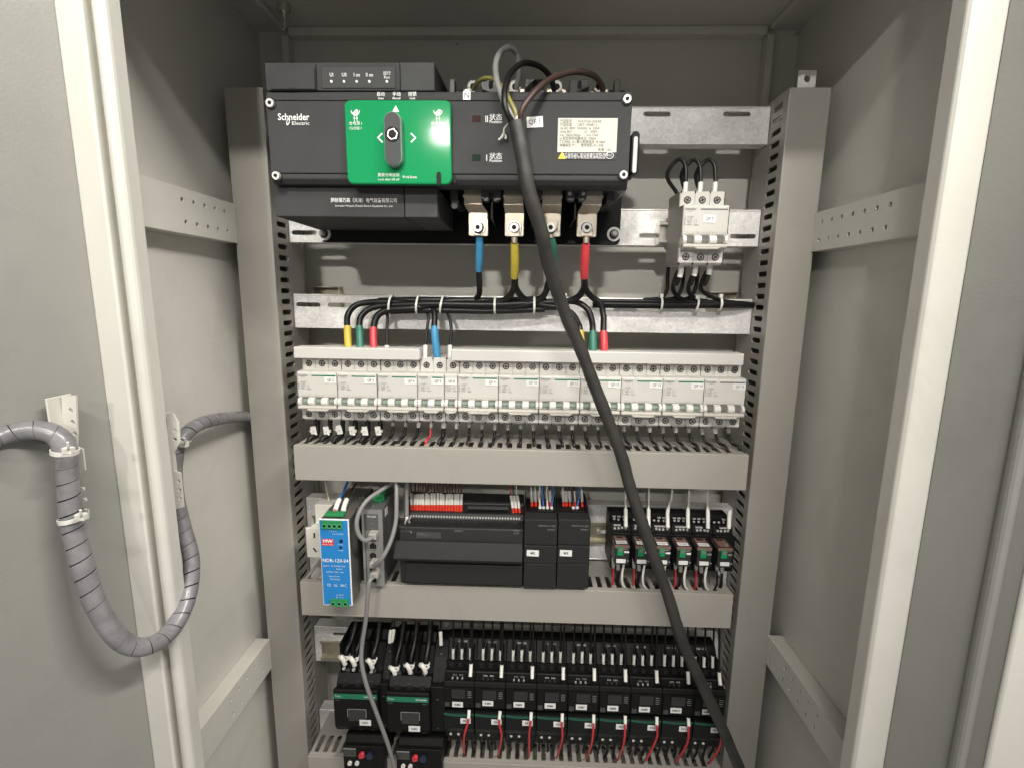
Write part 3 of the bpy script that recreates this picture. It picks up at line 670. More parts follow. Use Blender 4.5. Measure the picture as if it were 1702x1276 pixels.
# outgoing terminals
up = [(771, 801), (837, 870), (901, 934), (968, 1001)]; lo = [(779, 811.5), (839, 871), (902, 932), (958.5, 992)]
bolt = [(794.5, 378.5), (854.5, 379), (915, 379), (975, 379)]
Yu, Yl = -0.034, -0.014
for i in range(4):
    ux0, ux1 = A(up[i][0], 325, Yu).x, A(up[i][1], 325, Yu).x
    bx0, bx1 = A(lo[i][0], 375, Yl).x, A(lo[i][1], 375, Yl).x
    zt_, zm, zn, ze = cz0+0.012, A(850, 341, Yu).z, A(850, 354, Yl).z, A(850, 393, Yl).z
    t = part('terminal_bar', MB().box(ux0, ux1, Yu, Yu+0.003, zm, zt_, 0.0006), TIN, ats)
    m = MB(); zc_ = (zm+zn)/2
    for (za, zb_, ya, yb_, f0, f1) in ((zm+0.0002, zc_, Yu, (Yu+Yl)/2, 0.0, 0.5), (zc_, zn-0.0002, (Yu+Yl)/2, Yl, 0.5, 1.0)):
        a0, a1 = ux0+(bx0-ux0)*f0, ux1+(bx1-ux1)*f0; b0, b1 = ux0+(bx0-ux0)*f1, ux1+(bx1-ux1)*f1
        v = [(a0, ya, za), (a1, ya, za), (b1, yb_, zb_), (b0, yb_, zb_), (a0, ya+0.003, za), (a1, ya+0.003, za), (b1, yb_+0.003, zb_), (b0, yb_+0.003, zb_)]
        m.add(v, [(0, 1, 2, 3), (4, 7, 6, 5), (0, 4, 5, 1), (1, 5, 6, 2), (2, 6, 7, 3), (3, 7, 4, 0)])
    part('bent_neck', m, TIN, t)
    part('contact_rib', MB().box(ux0+0.0004, ux1-0.0004, Yu-0.0015, Yu, zm+0.006, zm+0.0085, 0.0005).box(ux0-0.0006, ux1+0.0006, Yu-0.006, Yu+0.004, zt_-0.018, zt_-0.0145, 0.0005), TIN, t)
    pl = part('lug_plate', MB().prism(rrect(bx0, bx1, ze, zn, 0.0025), 'Y', Yl, Yl+0.003, 0.0005), TIN, t)
    q = A(bolt[i][0], bolt[i][1], Yl-0.004)
    w = part('washer', MB().cyl((q.x, Yl-0.0022, q.z), 'Y', 0.0088, 0.0020, 24), ZINC, pl)
    part('dark_washer', MB().cyl((q.x, Yl-0.0032, q.z), 'Y', 0.0070, 0.0010, 24), HOLE, w)
    part('bolt_head', MB().cyl((q.x, Yl-0.0085, q.z), 'Y', 0.0056, 0.0053, 24, 0.0060), STEEL, w)
    part('hex_recess', MB().cyl((q.x, Yl-0.0089, q.z), 'Y', 0.0030, 0.0004, 6), HOLE, w)
# smoked phase barriers between the terminals, below and above
for k, (px0, px1) in enumerate(((800, 833), (871, 900), (941, 975))):
    x0, x1, z0, z1 = RECT(px0, 313, px1, 335, -0.045); xm = (x0+x1)/2
    b_ = part('phase_barrier', MB().prism([(x0, z1+0.012), (x0, z0+0.003), (x0+0.003, z0), (xm-0.0028, z0), (xm-0.0016, z0+0.004), (xm+0.0016, z0+0.004), (xm+0.0028, z0), (x1-0.003, z0), (x1, z0+0.003), (x1, z1+0.012)], 'Y', -0.047, -0.036, 0.0006), SMOKE, ats)
    part('barrier_pin', MB().cyl((xm, -0.0475, z0+0.0065), 'Y', 0.0030, 0.0006, 14), HOLE, b_)
    for s_ in (-1, 1):
        part('barrier_screw', MB().cyl((xm+s_*0.0078, -0.0485, z0+0.008), 'Y', 0.0022, 0.0014, 12), STEEL if k == 2 else SMOKE, b_)
    part('barrier_wing', MB().box(xm-0.0012, xm+0.0012, -0.036, 0.06, z0-0.018, z1+0.010), BLACK, b_)
for px in (755, 1015):
    q = A(px, 322, -0.03); part('barrier_end', MB().box(q.x-0.005, q.x+0.005, -0.034, 0.04, q.z-0.010, q.z+0.020, 0.002), SMOKE, ats)
q = A(756, 343, -0.02); part('end_screw', MB().cyl((q.x, -0.024, q.z), 'Y', 0.0038, 0.003, 14), STEEL, ats)
for px in (787, 856, 925, 994):
    q = A(px, 150, -0.030)
    t = part('incoming_terminal', MB().box(q.x-0.012, q.x+0.012, -0.032, -0.010, q.z-0.012, q.z+0.0012, 0.0015), TIN, ats)
    part('stud_cap', MB().cyl((q.x, -0.036, q.z+0.0018), 'Y', 0.0062, 0.006, 20), WHITEB, t)
    part('stud_bore', MB().cyl((q.x, -0.0365, q.z+0.0012), 'Y', 0.0034, 0.0006, 16), HOLE, t)
for px in (816, 889, 963):
    x0, x1, z0, z1 = RECT(px-16, 133, px+16, 152, -0.030); xm = (x0+x1)/2
    b_ = part('phase_barrier', MB().prism([(x0, z0-0.01), (x1, z0-0.01), (x1, z1-0.001), (x1-0.001, z1), (x0+0.001, z1), (x0, z1-0.001)], 'Y', -0.032, -0.022, 0.0006), SMOKE, ats)
    part('barrier_pin', MB().prism(obround(xm, (z0+z1)/2, 0.005, 0.009, False), 'Y', -0.0325, -0.0318), HOLE, b_)
for px in (752, 1026):
    x0, x1, z0, z1 = RECT(px-5, 133, px+5, 152, -0.025); part('top_tab', MB().box(x0, x1, -0.027, -0.015, z0-0.01, z1, 0.001), SMOKE, ats)
for px, py in ((538, 388.5), (1020.5, 389.5)):
    q = A(px, py, 0.062)
    w = part('base_washer', MB().cyl((q.x, 0.0618, q.z), 'Y', 0.0095, 0.0021, 24), mat('bright_washer', (0.78, 0.77, 0.74), 0.4, 0.1), ats)
    part('spring_washer', MB().cyl((q.x, 0.0608, q.z), 'Y', 0.0062, 0.0010, 18), HOLE, w)
    part('base_bolt', MB().cyl((q.x, 0.0565, q.z), 'Y', 0.0050, 0.0043, 6), mat('dull_steel', (0.30, 0.29, 0.27), 0.35, 0.9), w)
    part('bolt_tip', MB().cyl((q.x, 0.0525, q.z), 'Y', 0.0030, 0.004, 12), STEEL, w)
# ================================================================== miniature circuit breakers
PITCH_P = 0.018
HB = 0.085           # height of a breaker
PROF = [(0.066, -0.003), (0.0125, -0.003), (0.0090, -0.0005), (0.0090, 0.0170), (0.0065, 0.0195), (0.0065, 0.0305), (0.0012, 0.0310), (0.0, 0.0330), (0.0, 0.0645), (0.0015, 0.0660), (0.0185, 0.0665), (0.0185, 0.0850), (0.066, 0.0850)]
def breaker(name, poles, loc, label, tagtext, group, header=True, side=False, green=True):
    b = thing(name, label, 'circuit breaker', loc, group, local=True)
    w = poles*PITCH_P
    def body(m):
        for i in range(poles): m.prism(PROF, 'X', i*PITCH_P+0.00012, (i+1)*PITCH_P-0.00012, 0.0004)
    bd = inst('body', ('mcb', poles), body, WHITEP, b)
    inst('face_panel', ('face', poles), lambda m: m.box(0.0012, w-0.0012, -0.0004, 0.0004, 0.0345, 0.0636, 0.0003, 1), WHITEP, bd)
    inst('end_gap', ('gap', poles), lambda m: m.box(w-0.00030, w+0.00030, 0.0182, 0.06, 0.0668, 0.0845).box(w-0.00030, w+0.00030, -0.0002, 0.06, 0.0330, 0.0640).box(w-0.0003, w+0.0003, 0.0086, 0.06, -0.002, 0.016), HOLE, bd)
    if header:
        text('Schneider', 0.0036, 0.0017, -0.0007, 0.0613, INKG, b, 'LEFT', sx=0.92, bold=0.02, name='maker_print')
        text('Electric', 0.0019, 0.0055, -0.0007, 0.0589, INKG, b, 'LEFT', name='maker_print')
        if green: inst('green_bar', ('gbar', poles), lambda m: m.box(0.0200, w-0.0018, -0.0007, -0.0003, 0.0603, 0.0619), GREEND, b)
        else: inst('grey_bar', ('gbar', poles), lambda m: m.box(0.0200, w-0.0018, -0.0007, -0.0003, 0.0603, 0.0619), INKG, b)
    if header or poles == 1:
        x = 0.0045 if header else 0.003
        text('iC65N\nC 32\n400V~\n6000', 0.0029, x, -0.0007, 0.0478, INKG, b, 'LEFT', name='rating_print')
        text('2 4\n1 3\n50Hz', 0.0027, x+0.0082, -0.0007, 0.0455, INKG, b, 'LEFT', name='rating_print')
        text('GB/T10963.1', 0.0019, 0.0022, -0.0007, 0.0475, INKG, b, name='rating_print', tilt=math.pi/2)
    for i in range(poles):
        xc = (i+0.5)*PITCH_P
        for z, n in ((0.0748, 'terminal_screw'), (0.0062, 'terminal_screw')):
            screw_parts(b, xc, 0.0185 if z > 0.04 else 0.0090, z, 0.0044, n, ang=random.uniform(0, 3))
        t = inst('toggle_window', 'twin', lambda m: m.box(-0.0050, 0.0050, 0.0020, 0.0068, 0.0215, 0.0308), TOGG if green else TOGD, b, (xc+0.0008, 0, 0))
        inst('window_line', 'twl', lambda m: m.box(-0.0050, 0.0050, 0.0014, 0.0021, 0.0292, 0.0308).box(-0.0050, 0.0050, 0.0014, 0.0021, 0.0232, 0.0246).box(-0.0050, -0.0044, 0.0014, 0.0021, 0.0215, 0.0292), TOGD, t, (xc+0.0008, 0, 0))
        inst('vent_notch', 'vn', lambda m: m.box(-0.0007, 0.0007, 0.0178, 0.0186, 0.0829, 0.0852).box(-0.0007, 0.0007, 0.0085, 0.013, -0.0032, -0.0006), HOLE, b, (i*PITCH_P+(0.0009 if i == 0 else 0), 0, 0))
    def levers(m, i):
        pass
    for i in range(poles+1):
        a = 0.0003 if i == 0 else i*PITCH_P-0.0040; c_ = w-0.0003 if i == poles else i*PITCH_P+0.0048
        inst('lever_arm', ('lev', 0 if i == 0 else (2 if i == poles else 1)), lambda m, a=a, c_=c_, i=i: m.prism([(0.006, 0.0205), (-0.0035, 0.0213), (-0.0050, 0.0250), (-0.0035, 0.0300), (0.0018, 0.0312), (0.006, 0.0312)], 'X', a-i*PITCH_P if i < poles else a-w, c_-i*PITCH_P if i < poles else c_-w, 0.0006), LEVER, b, (i*PITCH_P, 0, 0))
    hb = inst('handle_bar', ('hbar', poles), lambda m: m.prism([(0.006, 0.0207), (0.006, 0.0150), (0.0030, 0.0140), (-0.0050, 0.0160), (-0.0060, 0.0185), (-0.0035, 0.0209)], 'X', 0.0005, w-0.0008, 0.0007), HBAR, b)
    g0, g1 = (0.25*w, 0.82*w) if poles > 1 else (0.08*w, 0.92*w)
    inst('finger_grip', ('grip', poles), lambda m: m.prism([(g0, 0.0166), (g0+0.003, 0.0140), (g1-0.003, 0.0140), (g1, 0.0166)], 'Y', -0.0080, -0.0040, 0.0006), HBAR, hb)
    if tagtext:
        sw = 0.0165 if poles > 1 else 0.0152
        jz = random.uniform(-0.0004, 0.0004); jx = 0 if poles > 1 else 0.0005
        cx = w-sw/2-0.0006-jx
        tl_ = random.uniform(-0.05, 0.05)
        s = part('tag_sticker', MB().box(-sw/2, sw/2, -0.0010, -0.0005, -0.0041, 0.0041).xf(Matrix.Translation((cx, 0, 0.0558+jz)) @ Matrix.Rotation(tl_, 4, 'Y')), STICK, b)
        text(tagtext, 0.0050, cx+0.0006, -0.0012, 0.0560+jz, INK, s, sx=0.86, tilt=-tl_)
    if side:
        inst('left_cheek', 'cheek', lambda m: m.prism([(p[0], p[1]) for p in PROF], 'X', -0.0008, 0.00005), SIDEG, b)
    return b
ZBR = (A(520, 618, 0).z + A(1200, 632.5, 0).z)/2 - 0.0645
X0B = -0.2965
names = [('QF 2', 3), ('QF 3', 3), ('QF 4', 3), ('QF 5', 2), ('QF 8', 1), ('QF 9', 3)] + [('QF %d' % k, 3) for k in range(10, 16)]
x = X0B; BX = []
for i, (nm, p) in enumerate(names):
    q = nm.replace(' ', '')
    what = {3: 'white three pole breaker tagged ', 2: 'white two pole breaker tagged ', 1: 'narrow white single pole breaker tagged '}[p]
    breaker('circuit_breaker', p, (x, random.uniform(-0.0005, 0.0005), ZBR+random.uniform(-0.0003, 0.0003)), what+q+', in the long row' + (', leftmost' if i == 0 else (', rightmost' if i == len(names)-1 else '')), nm, 'white breakers in the long row', header=(p > 1), side=(i == 0), green=(i < 11))
    BX.append((q, x, p)); x += p*PITCH_P + 0.00018
# QF7, alone on its rail
Y7 = -0.022
c0 = A(1137, 343, Y7)
S7 = 1.0
q7 = breaker('circuit_breaker', 3, (c0.x, Y7, c0.z-0.0645), 'lone white three pole breaker tagged QF7 on the upper right rail', '', 'white breakers in the long row', side=True, green=False)
q7.pop('group', None)
st = A(1178, 358.5, Y7)
s = part('tag_sticker', MB().box(st.x-0.0065-c0.x, st.x+0.0085-c0.x, -0.0010, -0.0005, 0.0455, 0.0545), STICK, q7); text('QF 7', 0.0050, st.x+0.001-c0.x, -0.0012, 0.0500, INK, s, sx=0.86)
# its rail adapter
ad = part('rail_adapter', MB().box(0.004, 0.050, 0.066, 0.0945, 0.022, 0.064, 0.001), SIDEG, q7)
part('adapter_clip', MB().box(-0.0090, 0.0036, 0.072, 0.0940, 0.0260, 0.0580, 0.002).box(-0.0110, 0.0036, 0.064, 0.0720, 0.0280, 0.0320, 0.001).box(-0.0110, 0.0036, 0.064, 0.0720, 0.0510, 0.0550, 0.001), STEEL, ad)
# comb bus-bar covers above the row
zc0 = (A(489, 596.5, 0.006).z+A(1236, 606, 0.006).z)/2; zc1 = zc0+0.0150
for (pa, pb, lab) in ((488.5, 697, 'short white busbar cover above breakers QF2 to QF4'), (750.5, 1236.5, 'long white busbar cover above breakers QF9 to QF15')):
    xa, xb = A(pa, 590, 0.006).x, A(pb, 595, 0.006).x
    t = thing('busbar_cover', lab, 'busbar cover', ((xa+xb)/2, 0.01, zc0), 'busbar covers')
    part('front_shell', MB().prism([(0.0060, zc0), (0.0060, zc1-0.001), (0.0070, zc1), (0.0300, zc1), (0.0300, zc1-0.0015), (0.0075, zc1-0.0015), (0.0075, zc0)], 'X', xa, xb, 0.0004), WHITEB, t)
    if pa < 600:
        e = part('ribbed_end', MB().box(xb-0.0005, xb+0.0004, 0.0078, 0.0290, zc0+0.001, zc1-0.0016), WHITEB, t)
        m = MB()
        for k in range(3): m.box(xb+0.0004, xb+0.0012, 0.0085, 0.0280, zc0+0.0020+k*0.004, zc0+0.0036+k*0.004)
        part('end_ribs', m, HBAR, e)
    else:
        part('end_cap', MB().box(xb-0.0014, xb-0.0002, 0.0080, 0.0290, zc0+0.0005, zc1-0.0018), WHITEB, t)
# ---- wires under the row
def wire(name, pts, r, material, label, cat='wire', group=None, sleeve=None, smat=None, ferr=None, fmat=None, n=8, tail=None):
    """pts in place; sleeve/ferr = (from, to) as fractions of the path, a collar round it"""
    P = smooth_path(pts, 8)
    if sleeve is None and ferr is None and tail is None:
        return solo(name, MB().tube(P, r, n, raw=True), material, label, cat, group)
    t = thing(name, label, cat, P[0], group)
    part('conductor', MB().tube(P, r, n, raw=True), material, t)
    def cut(f0, f1):
        L = [0]
        for a, b_ in zip(P, P[1:]): L.append(L[-1]+(b_-a).length)
        tot = L[-1]; out = []
        def at(s_):
            for i in range(len(P)-1):
                if L[i+1] >= s_: return P[i].lerp(P[i+1], (s_-L[i])/max(1e-9, L[i+1]-L[i]))
            return P[-1]
        k = max(2, int((f1-f0)*tot/0.003)+1)
        return [at(tot*(f0+(f1-f0)*i/k)) for i in range(k+1)]
    if sleeve: part('marker_sleeve', MB().tube(cut(sleeve[0], sleeve[1]), r+(sleeve[2] if len(sleeve) > 2 else 0.0007), 10, raw=True), smat or SLEEVE, t)
    if ferr: part('ferrule', MB().tube(cut(ferr[0], ferr[1]), r+(ferr[2] if len(ferr) > 2 else 0.0005), 10, raw=True), fmat or REDF, t)
    return t
ORD = {1: ['only'], 2: ['left', 'right'], 3: ['left', 'middle', 'right']}
G = 'wires below the breaker row'
idx = 0
zw = ZBR-0.001
for q, bx, p in BX:
    for i in range(p):
        xc = bx+(i+0.5)*PITCH_P+0.0035
        f = (idx-16)/16.0
        dx = 0.010*f + random.uniform(-0.0015, 0.0015)
        if idx < 6: dx = -0.006+random.uniform(-0.0015, 0.0015)
        big = idx < 6
        r = 0.0036 if big else random.choice((0.0019, 0.0021, 0.0023)); mt = PVC
        if q == 'QF5' and i == 0: mt = REDW; r = 0.0017
        if q == 'QF5' and i == 1: r = 0.0030
        pts = [(xc, 0.030, zw), (xc-0.0005, 0.028, zw-0.012), (xc+dx*0.35+(0.002 if big else 0), 0.023, zw-0.026), (xc+dx, 0.014, Z1b+0.003), (xc+dx*1.2-(0.002 if idx < 16 else -0.001), 0.010, Z1b-0.012)]
        lab = ('red' if mt is REDW else ('thick black' if big or (q == 'QF5') else 'thin black'))+' wire leaving the bottom of breaker %s, %s terminal' % (q, ORD[p][i])
        if big:
            t = wire('wire', pts, r, mt, lab, group=G)
            tx, tz = xc-0.002+random.uniform(-0.001, 0.001), zw-0.017-random.uniform(0, 0.004)
            s = random.choice((-1, 1))*random.uniform(0.1, 0.3)
            fl = thing('marker_flag', 'white tag tied to the thick wire under breaker %s, %s terminal' % (q, ORD[p][i]), 'marker tag', (tx, 0.0195, tz), 'white tags on the thick wires', local=True)
            part('tag_plate', MB().box(-0.0040, 0.0040, -0.0012, 0, -0.0070, 0.0060, 0.0004, 1).xf(Matrix.Rotation(s, 4, 'Y')), SLEEVE, fl)
            text('1%d' % (idx+1), 0.0040, 0, -0.0016, -0.002, INKG, fl, tilt=math.pi/2-s)
            part('tie_head', MB().box(0.0045*(1 if idx % 2 else -1)-0.0016, 0.0045*(1 if idx % 2 else -1)+0.0016, -0.0004, 0.003, -0.003, 0.001, 0.0006), TIE, fl)
        else:
            wire('wire', pts, r, mt, lab, group=G, sleeve=(0.02, 0.24+random.uniform(0, 0.06), 0.0007), smat=CLEAR if random.random() < 0.75 else SLEEVE)
        idx += 1
# ---- wires of QF7
zt7, zb7 = c0.z-0.0645+HB, c0.z-0.0645
zbun = A(1150, 497, 0.062).z
for i, (pt, sx_) in enumerate((((1142, 265), 1118), ((1163, 266), 1142), ((1190, 266), 1166))):
    xc = c0.x+(i+0.5)*PITCH_P-0.002; top = A(pt[0]-6, pt[1], 0.010)
    lx_ = A(sx_, 380, 0.045).x
    pts = [(xc, 0.003, zt7-0.004), (xc+0.0008, 0.004, zt7+0.012), (xc-0.001, 0.008, top.z-0.006), (xc-0.009, 0.014, top.z), (xc-0.018, 0.022, top.z-0.018), (lx_+0.003, 0.034, zt7-0.005), (lx_, 0.048, zb7+0.030), (lx_+0.001, 0.058, zb7-0.015), (lx_+0.002, 0.060, zbun+0.012), (lx_-0.006, 0.061, zbun+0.001), (lx_-0.03, 0.060, zbun-0.002)]
    if i: pts[5:8] = [(lx_+0.004, 0.047, zt7-0.012), (lx_+0.003, 0.060, zb7+0.04), (lx_+0.004, 0.060, zb7-0.012)]
    wire('wire', pts, 0.0026, PVC, '%s black wire looping over the top of breaker QF7' % ('left', 'middle', 'right')[i], group='wires of breaker QF7', sleeve=(0.005, 0.060, 0.0004))
for i, (pm, pe) in enumerate(((1120, 1128), (1146, 1152), (1167, 1185))):
    xc = c0.x+(i+0.5)*PITCH_P+0.001
    xm, xe = A(pm, 470, 0.04).x, A(pe, 497, 0.058).x
    pts = [(xc, 0.006, zb7+0.002), (xc, 0.007, zb7-0.012), (xc-0.003, 0.012, zb7-0.026), (xm, 0.025, zbun+0.035), (xm+0.002, 0.050, zbun+0.014), (xe, 0.056, zbun+0.002), (xe+0.02, 0.060, zbun-0.003), (0.322, 0.064, zbun-0.006)]
    wire('wire', pts, 0.0029, PVC, '%s black wire leaving the bottom of breaker QF7' % ('left', 'middle', 'right')[i], group='wires of breaker QF7', sleeve=(0.01, 0.095, 0.0007))
# ================================================================== power cables and the bundle
GC = 'black power cables of the bundle'
def px_path(lst): return [A(a, b, y) for a, b, y in lst]
def sleeve_cable(label, path, r, sl, smat, group=GC, lug=None, rs=0.0005):
    """path in photo pixels with depth; sl = (i0,i1) indices of path points covered by the coloured sleeve"""
    P = px_path(path)
    t = thing('power_cable', label, 'cable', P[-1], group)
    part('jacket', MB().tube(P, r, 12), PVC, t)
    if sl:
        S = smooth_path(P, 8)[sl[0]*8:sl[1]*8+1]
        part('colour_sleeve', MB().tube(S, lambda f: r+rs+0.0007*math.sin(f*3.1), 14, raw=True), smat, t)
    if lug:
        q = P[0]
        l = part('cable_lug', MB().cyl((q.x, q.y-0.0012, q.z), 'Z', r*0.8, 0.009, 14, r*0.95), TIN, t)
        part('lug_tongue', MB().box(q.x-0.0068, q.x+0.0068, Yl-0.0016-0.003, Yl-0.0016-0.0008, q.z+0.008, q.z+0.020, 0.0006), TIN, l)
    return t
YBU = 0.052
sleeve_cable('black cable with blue sleeve under the leftmost switch terminal', [(797, 393, -0.006), (797, 415, 0.0), (796, 450, 0.012), (797, 475, 0.03), (795, 492, 0.045), (780, 503, 0.054), (740, 506, 0.056)], 0.0039, (0, 2), SBLU)
sleeve_cable('black cable with yellow sleeve under the second switch terminal, running left', [(855, 405, -0.012), (856, 430, -0.004), (855, 461, 0.012), (853, 482, 0.03), (838, 499, 0.042), (800, 505, 0.046), (720, 506, 0.048), (640, 502, 0.050), (596, 506, 0.050), (579, 522, 0.044), (577, 545, 0.034), (579, 586, 0.020)], 0.0043, (0, 2), SYEL, lug=True)
sleeve_cable('black cable leaving the yellow sleeve towards the right', [(856, 461, 0.011), (858, 480, 0.030), (872, 497, 0.043), (900, 507, 0.047), (930, 512, 0.048), (950, 521, 0.045), (961, 538, 0.036), (964, 550, 0.030), (966, 590, 0.020)], 0.0042, (7, 8), SYEL)
sleeve_cable('black cable with green sleeve under the third switch terminal, running left', [(916, 396, -0.012), (919, 415, -0.004), (919, 440, 0.010), (912, 470, 0.028), (900, 495, 0.042), (860, 509, 0.045), (760, 512, 0.045), (680, 508, 0.046), (625, 510, 0.047), (602, 524, 0.042), (597, 545, 0.034), (598, 586, 0.020)], 0.0043, (0, 2), SGRN, lug=True)
sleeve_cable('black cable leaving the green sleeve towards the right', [(918, 440, 0.011), (922, 475, 0.032), (935, 498, 0.046), (960, 503, 0.050), (977, 515, 0.047), (984, 535, 0.038), (985, 551, 0.030), (986, 590, 0.020)], 0.0042, (6, 7), SGRN)
sleeve_cable('black cable with red sleeve under the rightmost switch terminal, running left', [(974, 405, -0.012), (972, 430, -0.004), (971, 461, 0.010), (970, 480, 0.028), (957, 496, 0.042), (930, 502, 0.047), (860, 503, 0.049), (760, 500, 0.050), (690, 512, 0.040), (648, 515, 0.040), (628, 525, 0.038), (621, 547, 0.033), (621, 587, 0.020)], 0.0045, (0, 2), SRED, lug=True)
sleeve_cable('black cable leaving the red sleeve to the right end of the busbar', [(971, 461, 0.011), (974, 482, 0.030), (985, 495, 0.040), (998, 505, 0.042), (1003, 525, 0.040), (1003, 551, 0.030), (1005, 590, 0.020)], 0.0043, (5, 6), SRED)
# coloured sleeve ends entering the left cover
for lab, smat, path in (('yellow', SYEL, [(577.5, 543, 0.0345), (578, 560, 0.028), (579.5, 586, 0.019)]), ('green', SGRN, [(597.5, 543, 0.0345), (598, 560, 0.028), (599, 586, 0.019)]), ('red', SRED, [(620.5, 545, 0.0335), (620.5, 562, 0.028), (621.5, 587, 0.019)])):
    solo('shrink_sleeve', MB().tube(px_path(path), 0.0050, 14), smat, '%s shrink sleeve on a cable entering the short left busbar cover' % lab, 'sleeve', 'sleeves at the short busbar cover')
sleeve_cable('black cable with bright blue sleeve dropping to breaker QF5', [(716, 505, 0.050), (722, 520, 0.040), (722, 543, 0.032), (723, 560, 0.028), (727, 596, 0.025), (727.5, 599, 0.030)], 0.0041, (2, 4), SBLU)
# plain cables filling the bundle
for k, (y, z, r, a, b) in enumerate(((499.5, 0.055, 0.0048, 630, 908), (516, 0.047, 0.0046, 650, 905), (512, 0.060, 0.0050, 640, 925), (506, 0.042, 0.0046, 660, 890))):
    solo('power_cable', MB().tube(px_path([(a, y+1, z), ((a+b)/2-50, y-0.5, z-0.002), ((a+b)/2+40, y+1, z), (b, y-2, z+0.004)]), r, 12), PVC, 'plain black cable lying in the %s of the horizontal bundle' % ('top', 'bottom', 'back', 'front')[k], 'cable', GC)
# thin drops to the breakers
for lab, path, mk in (('left', [(640, 516, 0.050), (644, 525, 0.044), (643, 550, 0.034), (643, 580, 0.022)], (0.93, 1.0)), ('middle', [(704, 514, 0.050), (712, 526, 0.043), (709, 555, 0.034), (707, 580, 0.028), (706, 600, 0.024)], (0.72, 1.0)), ('right', [(738, 514, 0.050), (746, 526, 0.043), (750, 548, 0.036), (748, 575, 0.030), (748, 600, 0.024)], (0.72, 1.0))):
    wire('wire', px_path(path), 0.0022, PVC, '%s of the three thin black wires dropping from the bundle' % lab, group='thin drop wires', sleeve=(mk[0], mk[1], 0.0009))
# thin cables running to the right post
for k, (dy, z) in enumerate(((0, 0.058), (5, 0.054), (9, 0.060), (3, 0.064))):
    solo('wire', MB().tube(px_path([(985, 500+dy, z), (1060, 501+dy, z), (1140, 502+dy*0.9, z), (1215, 503+dy*0.7, z+0.002), (1268, 507+dy*0.3, 0.076)]), 0.0026, 10), PVC, '%s thin black cable running from the bundle to the right post' % ('topmost', 'third', 'lowest', 'second')[k], 'wire', 'thin cables to the right post')
# cable ties
def tie(px, py, y, hw, hz, label, head=None, tilt=0.0):
    q = A(px, py, y); t = thing('cable_tie', label, 'cable tie', q, 'white cable ties on the bundle', local=True)
    n = 20; P = [Vector((0.0012*math.sin(2*math.pi*i/n)*0+tilt*hz*math.sin(2*math.pi*i/n), hw*math.cos(2*math.pi*i/n), hz*math.sin(2*math.pi*i/n))) for i in range(n)]
    m = MB(); v = []
    for p in P:
        d = Vector((0, p.y/hw, p.z/hz)).normalized()
        for a, b_ in ((-0.0014, 0), (0.0014, 0), (0.0014, 0.0011), (-0.0014, 0.0011)): v.append(p+Vector((a, 0, 0))+d*b_)
    m.add(v, [(i*4+k, i*4+(k+1) % 4, ((i+1) % n)*4+(k+1) % 4, ((i+1) % n)*4+k) for i in range(n) for k in range(4)])
    part('strap', m, TIE, t)
    if head:
        part('tie_head', MB().box(-0.0025, 0.0025, -hw*0.3-0.002, -hw*0.3+0.003, hz*head, hz*head+0.0055*(1 if head > 0 else -1) if head > 0 else hz*head+0.001, 0.0009), TIE, t)
    return t
for i, (px, py, hz, hd, tl) in enumerate(((650, 507, 0.0125, None, 0.15), (695, 507, 0.0120, None, 0.12), (735, 507, 0.0120, None, 0.2), (823, 508, 0.0110, None, 0), (888, 508, 0.0110, None, 0))):
    tie(px, py, 0.0475, 0.0125, hz, '%s white tie round the thick part of the bundle' % ('first', 'second', 'third', 'fourth', 'fifth')[i], hd, tl)
for px, py, lab in ((939, 504, 'white tie with its head up just right of the thick black cable'), (1098, 505, 'white tie with its head up left of the QF7 wires'), (1157, 507, 'slanted white tie in the middle of the QF7 wires'), (1196, 505, 'white tie with its head up right of the QF7 wires')):
    tie(px, py, 0.057, 0.0085, 0.0085, lab, 0.9, 0.2 if px == 1157 else 0)

# ================================================================== the thick loose cable
cpath = [(858, 204, -0.104), (866, 250, -0.106), (880, 318, -0.104), (899, 385, -0.092), (912, 440, -0.074), (938, 515, -0.054), (962, 575, -0.045), (985, 632, -0.042), (1012, 700, -0.040), (1033, 760, -0.038), (1050, 815, -0.036), (1080, 905, -0.036), (1110, 990, -0.037), (1136, 1068, -0.037), (1170, 1145, -0.037), (1203, 1215, -0.032), (1228, 1272, -0.024), (1245, 1310, -0.015)]
big = thing('loose_cable', 'thick black rubber cable hanging diagonally across the whole cabinet', 'cable', A(1245, 1310, -0.015))
part('sheath', MB().tube([p+Vector((0.0007*math.sin(i*2.3), 0, 0.0)) for i, p in enumerate(px_path(cpath))], lambda f: 0.0078+0.0002*math.sin(f*61)+0.0002*math.sin(f*143), 18, 10), RUBBER, big)
q = A(858, 204, -0.104)
fr = MB()
for i in range(14):
    a = random.uniform(0, 6.28); rr = random.uniform(0.002, 0.0065); h = random.uniform(0.003, 0.011)
    p0 = q+Vector((rr*math.cos(a), rr*math.sin(a), -0.001)); p1 = q+Vector((rr*math.cos(a)*1.2-0.001, rr*math.sin(a)*1.2, h))
    fr.tube([p0, (p0+p1)/2+Vector((random.uniform(-0.001, 0.001), 0, 0)), p1], 0.0007, 5, 3)
part('frayed_filler', fr, SLEEVE, big)
